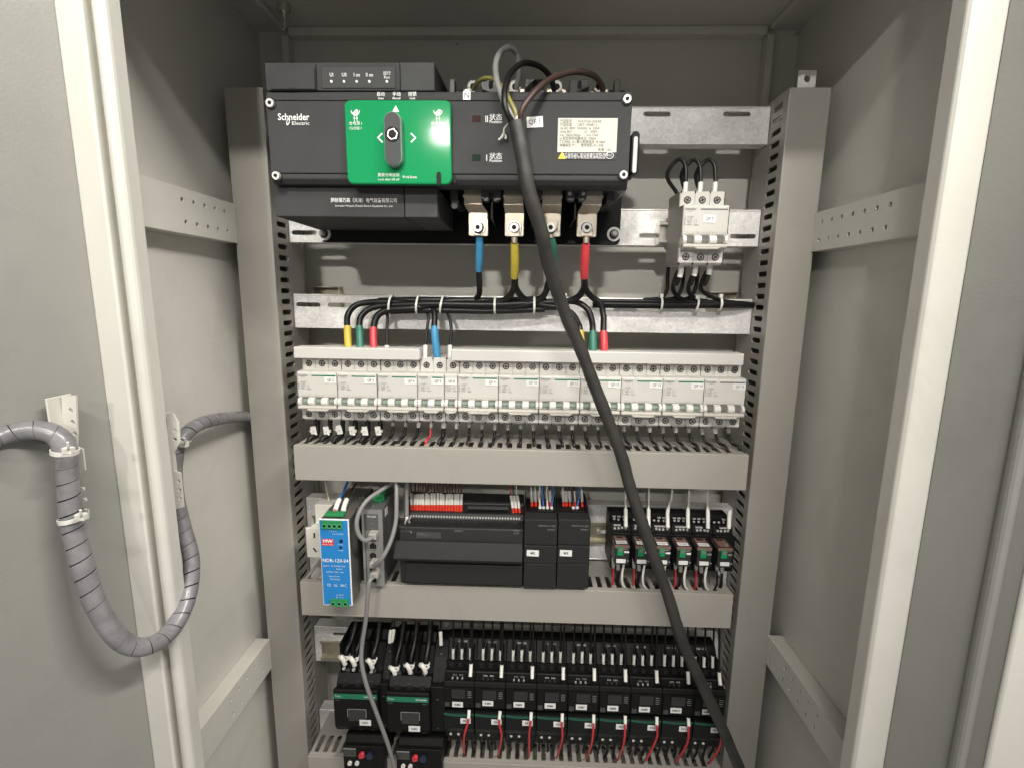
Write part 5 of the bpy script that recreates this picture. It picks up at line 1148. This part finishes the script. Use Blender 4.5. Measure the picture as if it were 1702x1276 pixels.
# ---- interface relays
YR = -0.016
rp = 34.45
for k in range(6):
    dxp, dyp = rp*k, 1.0*k
    cxp = 1034.5+dxp
    nm = 'KA%d' % (k+1)
    xl, xr_ = xp(1023+dxp, YR), xp(1046.8+dxp, YR)
    sl0, sl1 = xp(1017.5+dxp, 0.012)-0.0012, xp(1017.5+dxp+rp, 0.012)-0.0018
    zz = lambda py, Y: zp(py+dyp, Y, cxp)
    where = ('leftmost', 'second, behind the thick cable', 'third from the left', 'fourth from the left', 'fifth from the left', 'rightmost, next to the right post')[k]
    rs = thing('relay_socket', 'black relay socket with screw terminals, ' + where, 'relay socket', ((sl0+sl1)/2, 0.02, zz(940, 0.01)), 'relay sockets')
    part('base', MB().prism([(0.064, zz(848, 0.050)), (0.046, zz(848, 0.050)), (0.040, zz(858, 0.040)), (0.040, zz(866, 0.040)), (0.026, zz(869, 0.026)), (0.022, zz(882, 0.022)), (0.012, zz(886, 0.012)), (0.012, zz(944, 0.012)), (0.064, zz(944, 0.012))], 'X', sl0, sl1, 0.0006), BLACK, rs)
    for py, Y, cnt, off in ((862, 0.040, 3, 0.0), (876.5, 0.0235, 4, 0.0)):
        for i in range(cnt):
            x = sl0+0.004+(sl1-sl0-0.008)*(i+0.5)/cnt
            s = inst('terminal_screw', 'rts', lambda m: m.cyl((0, -0.0008, 0), 'Y', 0.0017, 0.0016, 12), ZINC, rs, (x+random.uniform(-0.0006, 0.0006), Y-0.0002, zz(py, Y)+random.uniform(-0.0005, 0.0005)))
            inst('wire_clamp', 'rtc', lambda m: m.box(-0.0022, 0.0022, -0.0015, 0.002, 0, 0.0012), ZINC if random.random() < 0.75 else BLACK, s, (x, Y-0.0002, zz(py, Y)+0.0036))
    rl = thing('relay', 'plug-in relay with green button and smoked top, ' + where + (', tagged ' + nm if k < 5 else ''), 'relay', ((xl+xr_)/2, YR, zz(937, YR)), 'plug-in relays')
    ztop = zz(905, YR)
    part('body', MB().box(xl, xr_, YR, 0.0118, zz(938, YR), ztop-0.0012, 0.0009), RELB, rl)
    tp = part('smoked_cover', MB().box(xl-0.0003, xr_+0.0003, YR-0.0004, 0.0118, ztop-0.0050, ztop, 0.0008), RELT, rl)
    part('cover_rim', MB().plate(rect(xl-0.0002, xr_+0.0002, YR, 0.0116), [rect(xl+0.0020, xr_-0.0020, YR+0.002, 0.0100)], 'Z', ztop, ztop+0.0006), RELB, tp)
    part('finger_hole', MB().box((xl+xr_)/2-0.0045, (xl+xr_)/2+0.0045, 0.0040, 0.0085, ztop, ztop+0.0003), HOLE, tp)
    if k < 5:
        st = part('tag_sticker', MB().box(xl+0.0022, xr_-0.0022, YR+0.0020, YR+0.0115, ztop+0.0001, ztop+0.0004), STICK, tp)
        text(nm, 0.0052, (xl+xr_)/2, YR+0.0065, ztop+0.0006, INKG, st, turn='up')
    x0, x1, z0, z1 = RECT(1026+dxp, 908+dyp, 1036+dxp, 922+dyp, YR)
    gb = part('test_button', MB().box(x0, x1, YR-0.0016, YR-0.0001, z0, z1, 0.0006), GREEN, rl)
    part('button_window', MB().box(x0+0.0016, x1-0.0012, YR-0.0019, YR-0.0015, z1-0.0062, z1-0.0014), TOGD, gb)
    x0, x1, z0, z1 = RECT(1037.5+dxp, 915+dyp, 1048+dxp, 918+dyp, YR)
    part('white_print', MB().box(x0, min(x1, xr_-0.0003), YR-0.0004, YR-0.0001, z0, z1), INKW if k < 4 else INKD, rl)
    q = A(1042.5+dxp, 911.5+dyp, YR); text('Schneider', 0.0021, min(q.x, xr_-0.0048), YR-0.0004, q.z, INKW if k < 4 else INKD, rl, sx=0.8)
    x0, x1, z0, z1 = RECT(1024+dxp, 928+dyp, 1039.5+dxp, 934+dyp, YR)
    part('name_strip', MB().box(x0, x1, YR-0.0018, YR-0.0001, z0, z1, 0.0004), STICK, rl)
    q = A(1043+dxp, 931+dyp, YR); part('pilot_light', MB().cyl((q.x, YR-0.001, q.z), 'Y', 0.0013, 0.0009, 10), SWL, rl)
    # wires
    GR = 'wires of the relays'
    wx = (1040, 1078, 1110, 1143.5, 1176.5, 1212)[k]; tx = (1040, 1079, 1117, 1146, 1176, 1212)[k]
    if k < 5: wire('wire', px_path([(tx, 800, 0.046), (tx-0.5, 825, 0.044), (wx, 848, 0.034), (wx, 876+dyp*0.6, 0.020)]), 0.0016, WHITEW, 'white wire dropping onto the relay socket, ' + where, group=GR, sleeve=(0.60, 0.99, 0.0012), n=8)
    else: wire('wire', px_path([(wx+2, 848, 0.036), (wx, 856, 0.030), (wx-0.5, 876+dyp*0.6, 0.020)]), 0.0012, WHITEW, 'short white sleeved wire on the rightmost relay socket', group=GR, sleeve=(0.1, 0.95, 0.0016))
    zd = Z2b-0.010
    if k != 2:
        wire('wire', px_path([(1019+dxp, 926+dyp, 0.002), (1019.5+dxp, 945+dyp, 0.006), (1019+dxp, 965+dyp, 0.006)])+[Vector((xp(1020+dxp, 0.006), 0.008, zd))], 0.0013, REDW if k < 5 else PVC, '%s wire under the relay, ' % ('red' if k < 5 else 'dark') + where, group=GR, sleeve=(0.02, 0.30, 0.0012), smat=CLEAR)
    wire('wire', px_path([(1027.5+dxp, 934+dyp, 0.004), (1027.5+dxp, 950+dyp, 0.006), (1025+dxp, 970+dyp, 0.008)])+[Vector((xp(1024+dxp, 0.008), 0.010, zd))], 0.0022, PVC, 'black wire under the relay, ' + where, group=GR, sleeve=(0.02, 0.24, 0.0007), smat=CLEAR)
    if k < 5: wire('wire', px_path([(1037+dxp, 936+dyp, 0.000), (1034+dxp, 955+dyp, -0.002), (1035+dxp, 970+dyp, 0.0)])+[Vector((xp(1041+dxp, 0.002, 980), 0.003, zd+0.006))], 0.0017, WHITEW, 'white wire under the relay, ' + where, group=GR)
# ================================================================== contactor row
# ---- two large contactors
def large(k, px0, pxm, px1, dy, nm):
    Y0 = -0.022
    zz = lambda py, Y: A((px0+px1)/2, py+dy, Y).z
    xx = lambda px, Y, py=1150: A(px, py+dy, Y).x
    where = 'leftmost' if k == 0 else 'beside KM1'
    t = thing('contactor', 'large black contactor tagged %s, %s' % (nm, where), 'contactor', ((xx(px0, Y0)+xx(px1, Y0))/2, Y0, zz(1220, Y0)), 'large contactors')
    x0, xm, x1 = xx(px0, Y0), xx(pxm, Y0), xx(px1, Y0)
    bd = part('body', MB().prism([(0.064, zz(1046, 0.050)), (0.048, zz(1046, 0.050)), (0.040, zz(1066, 0.040)), (0.030, zz(1070, 0.030)), (0.016, zz(1108, 0.016)), (0.012, zz(1118, 0.012)), (0.002, zz(1122, 0.002)), (-0.008, zz(1141, -0.008)), (-0.010, zz(1150, -0.010)), (-0.010, zz(1218, -0.010)), (0.064, zz(1218, -0.010))], 'X', x0, xm, 0.0008), BLACK2, t)
    part('front_shell', MB().prism([(-0.0098, zz(1146, -0.0098)), (-0.020, zz(1150, -0.020)), (Y0, zz(1154, Y0)), (Y0, zz(1212, Y0)), (-0.018, zz(1217, -0.018)), (-0.0098, zz(1217, -0.0098))], 'X', x0, xm-0.0002, 0.0010), BLACK2, t)
    st = part('green_stripe', MB().box(x0+0.0008, xm-0.001, Y0-0.0006, Y0-0.0001, zz(1166, Y0), zz(1158, Y0)), GREEND, t)
    text('TeSys', 0.0038, x0+0.003, Y0-0.0009, zz(1161.5, Y0), INKW, st, 'LEFT'); text('Schneider', 0.0042, xm-0.003, Y0-0.0009, zz(1161.5, Y0), INKW, st, 'RIGHT', bold=0.01)
    text('LC1D', 0.0026, x0+0.003, Y0-0.0004, zz(1169, Y0), INKD, t, 'LEFT'); text('Electric', 0.0024, xm-0.003, Y0-0.0004, zz(1169, Y0), INKD, t, 'RIGHT')
    a, b_, c_, d_ = RECT(px0+26, 1183+dy, px0+55, 1202+dy, Y0)
    w = part('indicator_window', MB().box(a, b_, Y0-0.0008, Y0-0.0001, c_, d_, 0.0003, 1), mat('indicator_grey', (0.03, 0.03, 0.029), 0.3), t)
    part('indicator_edge', MB().box(a-0.0012, a-0.0002, Y0-0.0007, Y0-0.0001, c_+0.006, d_).box(b_+0.0002, b_+0.0012, Y0-0.0007, Y0-0.0001, c_+0.006, d_).box(a, b_, Y0-0.0009, Y0-0.0002, d_, d_+0.0005), SWL, w)
    a, b_, c_, d_ = RECT(px0+45 if k == 0 else px0+38, 1205+dy-(5 if k == 0 else 0), px0+64 if k == 0 else px0+57, 1214+dy-(5 if k == 0 else 0), Y0)
    sticker(t, nm, (a+b_)/2, (c_+d_)/2, Y0-0.0008, b_-a, d_-c_, 0.0046, bold=0.01)
    # auxiliary block on the right
    aux = part('auxiliary_block', MB().prism([(0.064, zz(1060, 0.04)), (0.040, zz(1060, 0.04)), (0.020, zz(1090, 0.020)), (0.0, zz(1132, 0.0)), (-0.012, zz(1140, -0.012)), (-0.012, zz(1214, -0.012)), (0.064, zz(1214, -0.012))], 'X', xm+0.0003, x1, 0.0008), BLACK2, t)
    for py, Y in ((1084, 0.024), (1100, 0.016), (1113, 0.010), (1128, 0.003)):
        screw_parts(aux, (xm+x1)/2+random.uniform(-0.001, 0.001), Y-0.001, zz(py, Y), 0.0030, 'terminal_screw', ang=random.uniform(0, 3))
    text('NO', 0.0026, (xm+x1)/2, -0.0125, zz(1160, -0.012), INKD, aux); text('NC', 0.0026, (xm+x1)/2, -0.0125, zz(1208, -0.012), INKD, aux)
    # terminal bores and numbers
    for i, lab in enumerate(('1 L1', '3 L2', '5 L3')):
        x = x0+(xm-x0)*(0.2+0.3*i)
        part('terminal_bore', MB().prism([(x-0.0045, zz(1146, -0.0095)), (x+0.0045, zz(1146, -0.0095)), (x+0.0035, zz(1139, -0.008)), (x-0.0035, zz(1139, -0.008))], 'Y', -0.0112, -0.0070), HOLE, bd)
        text(lab, 0.0026, x-0.001, -0.0068, zz(1135.5, -0.006), INKD, bd)
        part('terminal_post', MB().box(x-0.003, x+0.003, 0.0035, 0.009, zz(1126, 0.004), zz(1117, 0.006), 0.0006), mat('post_grey', (0.05, 0.05, 0.048), 0.4), bd)
        text(('2 T1', '4 T2', '6 T3')[i], 0.0026, x+0.004, -0.0185, zz(1215.5, -0.018), INKW, t)
        part('terminal_fin', MB().box(x-(xm-x0)*0.15-0.0009, x-(xm-x0)*0.15+0.0009, 0.004, 0.055, zz(1116, 0.008), zz(1052, 0.036), 0.0004), BLACK2, bd)
    return t, x0, xm, x1, zz
GL = 'thick black cables on the large contactors'
knots = (((573, 1093), (589, 1095), (618, 1099)), ((656, 1111), (681, 1107), (706, 1107)))
for k, (a, m_, b_, dy, nm) in enumerate(((553, 627, 641, -5, 'KM1'), (641.5, 713, 737, 0, 'KM2'))):
    t, x0, xm, x1, zz = large(k, a, m_, b_, dy, nm)
    for i, (px, py) in enumerate(knots[k]):
        pos = ('left', 'middle', 'right')[i]
        q = A(px, py, 0.010)
        top = A(px+(20 if k == 0 else 16)-3*i, 1032, 0.045)
        tq = A(px+2, py+10, 0.012)
        solo('power_cable', MB().tube([top, top.lerp(q, 0.5)+Vector((0.001, 0.004, 0)), q+Vector((0.001, 0.006, 0.008)), q+Vector((0.001, 0.006, -0.006))], 0.0042, 12), PVC, 'thick black cable into the %s top terminal of %s' % (pos, nm), 'cable', GL)
        kn = thing('tie_knot', 'white nylon knot on the %s cable of contactor %s' % (pos, nm), 'cable tie', q, 'white knots on the large contactors')
        r_ = random.uniform(-0.3, 0.3)
        h = part('knot_loop', MB().tube([q+Vector((-0.006, -0.002, 0.004)), q+Vector((-0.002, -0.006, 0.006+0.002*r_)), q+Vector((0.001, -0.006, 0.0)), q+Vector((0.002, -0.005, -0.006))], 0.0036, 10, 5), TIE, kn)
        part('knot_end', MB().tube([q+Vector((0.001, -0.006, 0.001)), q+Vector((0.0055, -0.007, 0.003)), q+Vector((0.0075, -0.007, 0.007*(1+r_)))], 0.0019, 8, 5), TIE, kn)
        part('knot_band', MB().ring(q+Vector((0.001, 0.005, 0.001)), (0.1, 0.2, 1), 0.0050, 0.0013, 16, 6), TIE, kn)
        part('clamp_screw', MB().cyl((tq.x, 0.002, tq.z), 'Y', 0.0024, 0.003, 10), ZINC, kn)
    # overload relay below
    oy = -0.026
    ox0, ox1 = A(a+17, 1245, oy).x, A(b_-3, 1245, oy).x
    Z = lambda py, Y: A((a+m_)/2, py+dy, Y).z
    ov = thing('overload_relay', 'black overload relay with red dial below contactor %s' % nm, 'overload relay', ((ox0+ox1)/2, oy, Z(1290, oy)), 'overload relays with red dials')
    part('body', MB().prism([(0.05, Z(1222, 0.0)), (-0.010, Z(1224, -0.010)), (-0.016, Z(1238, -0.016)), (oy, Z(1244, oy)), (oy, Z(1292, oy)), (0.05, Z(1292, oy))], 'X', ox0, ox1, 0.0008), BLACK2, ov)
    part('setting_cover', MB().prism([(-0.0105, Z(1232, -0.0105)), (-0.0175, Z(1242, -0.0175)), (-0.0275, Z(1248, -0.0275)), (-0.0275, Z(1262, -0.0275)), (-0.010, Z(1262, -0.01))], 'X', ox0+0.001, ox0+0.020, 0.0006), SMOKE, ov)
    part('cover_edge', MB().box(ox0+0.001, ox0+0.020, -0.0282, -0.0274, Z(1250, -0.028), Z(1248.5, -0.028)), SWL, ov)
    q = A(a+49, 1257+dy, oy); d = part('test_dial', MB().prism([(q.x-0.0036, q.z-0.005), (q.x+0.0044, q.z-0.003), (q.x+0.0040, q.z+0.0045), (q.x, q.z+0.0060), (q.x-0.0044, q.z+0.002)], 'Y', oy-0.005, oy-0.0002, 0.0009), mat('red_dial', (0.55, 0.035, 0.05), 0.4), ov)
    q = A(a+62, 1258+dy, oy); part('reset_dial', MB().cyl((q.x, oy-0.004, q.z), 'Y', 0.0052, 0.0038, 18), mat('blue_black_dial', (0.018, 0.02, 0.05), 0.35), ov)
    for px in (a+29, a+41):
        q = A(px, 1271+dy, oy); part('terminal_screw', MB().cyl((q.x, oy-0.003, q.z), 'Y', 0.0032, 0.0028, 12), TIE, ov)
    q = A(a+27, 1257+dy, oy); text('1 2 3', 0.0028, q.x, -0.0280, q.z, INKD, ov)
# a few thin coil wires of the large contactors
for lab, path in (('left', [(652, 1030, 0.045), (650, 1044, 0.040), (648, 1058, 0.034), (648, 1072, 0.030)]), ('right', [(656, 1030, 0.045), (655, 1044, 0.040), (653.5, 1056, 0.034), (652.5, 1070, 0.030)])):
    wire('wire', px_path(path), 0.0013, PVC, '%s of two thin white sleeved wires between KM1 and KM2' % lab, group='coil wires of the large contactors', sleeve=(0.38, 0.9, 0.0013))
wire('wire', px_path([(733, 1030, 0.045), (732, 1046, 0.036), (733, 1062, 0.030), (733, 1075, 0.028)]), 0.0013, PVC, 'thin white sleeved wire at the top right of KM2', group='coil wires of the large contactors', sleeve=(0.4, 0.9, 0.0016))
for lab, path in (('red', [(694, 1028, 0.046), (691, 1045, 0.040), (689, 1060, 0.032)]),):
    wire('wire', px_path(path), 0.0012, REDW, 'short red wire behind the cables of KM2', group='coil wires of the large contactors')
# ---- nine small contactors with overload relays
PW = 52.0
x_first = A(737.5, 1150, -0.008).x; WC = (A(737.5+PW*8, 1160, -0.008).x-x_first)/8
ZK = lambda py, Y: A(864, py, Y).z
base = ZK(1180, -0.010)
pts = [(0.064, ZK(1055, 0.052)), (0.050, ZK(1055, 0.052)), (0.044, ZK(1062, 0.044)), (0.036, ZK(1078, 0.036)), (0.026, ZK(1099, 0.026)), (0.016, ZK(1101, 0.016)), (0.014, ZK(1113, 0.014)), (0.006, ZK(1116, 0.006)), (0.002, ZK(1131, 0.002)), (-0.006, ZK(1134, -0.006)), (-0.009, ZK(1143, -0.009)), (-0.009, ZK(1179, -0.009)), (0.064, ZK(1179, -0.009))]
LP = [(y, z-base) for y, z in pts]
zl = lambda py, Y: ZK(py, Y)-base
ol = [(0.055, zl(1181, -0.004)), (-0.002, zl(1181, -0.004)), (-0.012, zl(1187, -0.012)), (-0.014, zl(1190, -0.014)), (-0.014, zl(1214, -0.014)), (-0.004, zl(1219, -0.004)), (-0.002, zl(1228, -0.002)), (0.055, zl(1228, -0.002))]
ORDW = ['left', 'middle', 'right']
for k in range(9):
    nm, fn = 'KM%d' % (k+3), 'FR%d' % (k+3)
    X = x_first+WC*k; w = WC-0.0003
    first = ', left end of the small ones' if k == 0 else (', right end of the row' if k == 8 else ', in the row of small ones')
    t = thing('contactor', 'small black contactor tagged %s%s' % (nm, first), 'contactor', (X, 0, base), 'small contactors', local=True)
    bd = inst('body', 'smallc', lambda m: m.prism(LP, 'X', 0, w, 0.0006), BLACK2, t)
    for i in range(3):
        xc = w*(0.17+0.29*i)
        sc2 = inst('terminal_screw', 'kts', lambda m: m.cyl((0, -0.001, 0), 'Y', 0.0020, 0.0018, 10), ZINC, t, (xc+0.003, 0.0262, zl(1098, 0.027)))
        inst('terminal_fin', 'kfin', lambda m: m.box(-0.0008, 0.0008, 0.015, 0.05, zl(1099, 0.02), zl(1070, 0.040)), BLACK2, t, (xc+0.0068, 0, 0))
        inst('terminal_bore', 'kbore', lambda m: m.box(-0.0032, 0.0032, 0.0128, 0.0160, zl(1111, 0.014), zl(1104, 0.015)), HOLE, t, (xc+0.001, 0, 0))
    inst('shelf_line', 'kshelf', lambda m: m.box(0.001, w-0.001, 0.0048, 0.0062, zl(1118.5, 0.006), zl(1117.3, 0.006)).box(0.001, w-0.001, -0.0068, -0.0058, zl(1136.3, -0.006), zl(1135.3, -0.006)), mat('soft_grey_edge', (0.045, 0.044, 0.043), 0.35), t)
    inst('number_print', 'knum', lambda m: [m.box(0.0125+0.0021*i+(0.003 if i > 2 else 0), 0.0137+0.0021*i+(0.003 if i > 2 else 0), 0.0016, 0.0030, zl(1123.6, 0.004), zl(1122.2, 0.004)) for i in range(6)], CLEAR if k % 2 else INKD, t)
    fr_ = inst('front_cover', 'kfront', lambda m: m.box(0.0012, w-0.0012, -0.0106, -0.0092, zl(1178.4, -0.01), zl(1146, -0.01), 0.0006), BLACK2, t)
    inst('dust_cover', 'kdust', lambda m: m.box(0.012, w-0.013, -0.0122, -0.0107, zl(1163, -0.011), zl(1148, -0.011), 0.0006).box(0.016, w-0.018, -0.0128, -0.0121, zl(1153.5, -0.012), zl(1152, -0.012)), mat('smoke_dark', (0.014, 0.014, 0.0135), 0.25, coat=0.4), fr_)
    inst('grey_code', 'kcode', lambda m: m.box(0.002, 0.009, -0.0111, -0.0107, zl(1177.5, -0.011), zl(1170.5, -0.011)), mat('code_grey', (0.05, 0.049, 0.047), 0.5), fr_)
    inst('side_print', 'kprint', lambda m: [m.box(w-0.010, w-0.004, -0.0111, -0.0107, zl(1152+3.1*i, -0.011)-0.0003, zl(1152+3.1*i, -0.011)+0.0003) for i in range(4)], INKD, fr_)
    inst('top_print', 'ktop%d' % (k % 3), lambda m: m.box(0.016, 0.0215 if k % 3 else 0.0185, 0.0385, 0.0405, zl(1068.5, 0.04), zl(1066.5, 0.04)).box(0.024, 0.030, 0.0385, 0.0405, zl(1068.5, 0.04), zl(1066.5, 0.04)), INKD if k % 2 else CLEAR, t)
    inst('screw_dots', 'kdots', lambda m: [m.cyl((w*(0.26+0.16*i), 0.0005, zl(1128.5, 0.003)), 'Y', 0.0013, 0.003, 8) for i in range(3)], SMOKE if k % 2 else ZINC, t)
    dz = (-0.003 if k == 0 else (0.001 if k == 1 else 0)) + random.uniform(-0.0004, 0.0004)
    cx_ = w*(0.44 if k else 0.46); czl = zl(1170.5, -0.011)+dz
    s = part('tag_sticker', MB().box(cx_-0.0080, cx_+0.0080, -0.0118, -0.0112, czl-0.0042, czl+0.0042), STICK, t)
    text(nm, 0.0048, cx_, -0.0121, czl, INK, s, bold=0.015)
    o = thing('overload_relay', 'small black overload relay with green stripe, tagged %s under %s' % (fn, nm), 'overload relay', (X, 0, base), 'small overload relays', local=True)
    inst('body', 'ol', lambda m: m.prism(ol, 'X', 0.0006, w-0.0004, 0.0008), mat('overload_black', (0.009, 0.0105, 0.0095), 0.42, spec=0.2), o)
    def arc(m):
        for i in range(10):
            f0, f1 = i/10, (i+1)/10; h0, h1 = -0.0018*math.sin(math.pi*f0), -0.0018*math.sin(math.pi*f1)
            a0, a1 = 0.0012+(w-0.0022)*f0, 0.0012+(w-0.0022)*f1; zc_ = zl(1191.5, -0.0146)+0.001
            v = [(a0, -0.0146, zc_-0.0016+h0), (a1, -0.0146, zc_-0.0016+h1), (a1, -0.0146, zc_+0.0016+h1), (a0, -0.0146, zc_+0.0016+h0)]
            m.add(v+[(p[0], -0.0139, p[2]) for p in v], [(0, 1, 2, 3), (0, 4, 5, 1), (3, 2, 6, 7)])
    inst('green_stripe', 'olarc', arc, mat('dark_green_stripe', (0.010, 0.085, 0.05), 0.35), o)
    cx_ = w*0.74; czl = zl(1200.5, -0.0145)
    s = part('tag_sticker', MB().box(cx_-0.0082, cx_+0.0070, -0.0150, -0.0142, czl-0.0043, czl+0.0040), STICK, o)
    text(fn, 0.0046, cx_-0.0008, -0.0153, czl, INK, s, bold=0.01)
    for i in range(2):
        inst('terminal_screw', 'olts', lambda m: m.cyl((0, -0.0008, 0), 'Y', 0.0020, 0.0016, 12), TIE, o, (w*(0.20+0.26*i), -0.0030, zl(1222.5, -0.003)))
    # --- wires of this contactor
    GK = 'wires of the small contactors'
    Zb = base
    topz = Z2a-0.002
    for i in range(3):
        xc = X+w*(0.17+0.29*i)+0.002; sh = random.uniform(-0.0012, 0.0012)
        zs = base+zl(1098, 0.024)
        wire('wire', [(xc+sh, 0.036, topz+0.008), (xc+sh, 0.034, topz-0.012), (xc+sh*0.3, 0.026, zs+0.012), (xc, 0.0235, zs-0.001)], 0.0014, PVC, '%s thin black wire with white sleeve on top of %s' % (ORDW[i], nm), group=GK, sleeve=(0.84-random.uniform(0, 0.03), 0.985, 0.0009), n=6)
    xr2 = X+w*0.86; zs = base+zl(1126, 0.0)
    wire('wire', [(xr2+0.001, 0.030, topz+0.006), (xr2+0.0005, 0.022, topz-0.02), (xr2, 0.008, zs+0.020), (xr2-0.0004, -0.002, zs)], 0.0016, PVC, 'longer black wire with white sleeve over the upper right of %s' % nm, group=GK, sleeve=(0.84, 0.99, 0.0011), n=6)
    xr2 = X+w*0.84
    z_s = base+zl(1184, -0.014); dxr = random.uniform(-0.011, -0.001); dmid = random.uniform(-0.003, 0.004)
    wire('wire', [(xr2, -0.013, z_s+0.001), (xr2-0.0008, -0.020, z_s-0.012), (xr2+dxr*0.4+dmid, -0.017-random.uniform(0, 0.006), z_s-0.034+random.uniform(-0.006, 0.006)), (xr2+dxr, -0.006, Z3b+0.016), (xr2+dxr*1.1, 0.010, Z3b-0.010)], 0.0016, REDW, 'red wire curving down in front of the %s sticker' % fn, group=GK, sleeve=(0.0, 0.09, 0.0009), n=8)
    for i in range(4):
        xc = X+w*(0.16+0.245*i); z_a = base+zl(1224, 0.0)
        wire('wire', [(xc, 0.004, z_a), (xc+random.uniform(-0.001, 0.001), 0.006, z_a-0.012), (xc+random.uniform(-0.002, 0.002), 0.012, Z3b+0.006), (xc+random.uniform(-0.002, 0.002), 0.018, Z3b-0.012)], random.choice((0.0018, 0.0022)), PVC, '%s black wire leaving the bottom of overload relay %s' % (('first', 'second', 'third', 'fourth')[i], fn), group=GK, n=6)
for i, px in enumerate((642, 647, 652)):
    x = A(px, 1236, 0.02).x
    wire('wire', [(x, 0.020, A(640, 1222, 0.02).z), (x+random.uniform(-0.002, 0.002), 0.016, A(640, 1236, 0.02).z), (x+random.uniform(-0.002, 0.002), 0.014, Z3b+0.004), (x+random.uniform(-0.002, 0.002), 0.012, Z3b-0.012)], 0.0032, PVC, '%s of three thick black wires between the two overload relays with red dials' % ('left', 'middle', 'right')[i], group='wires between the large overload relays')
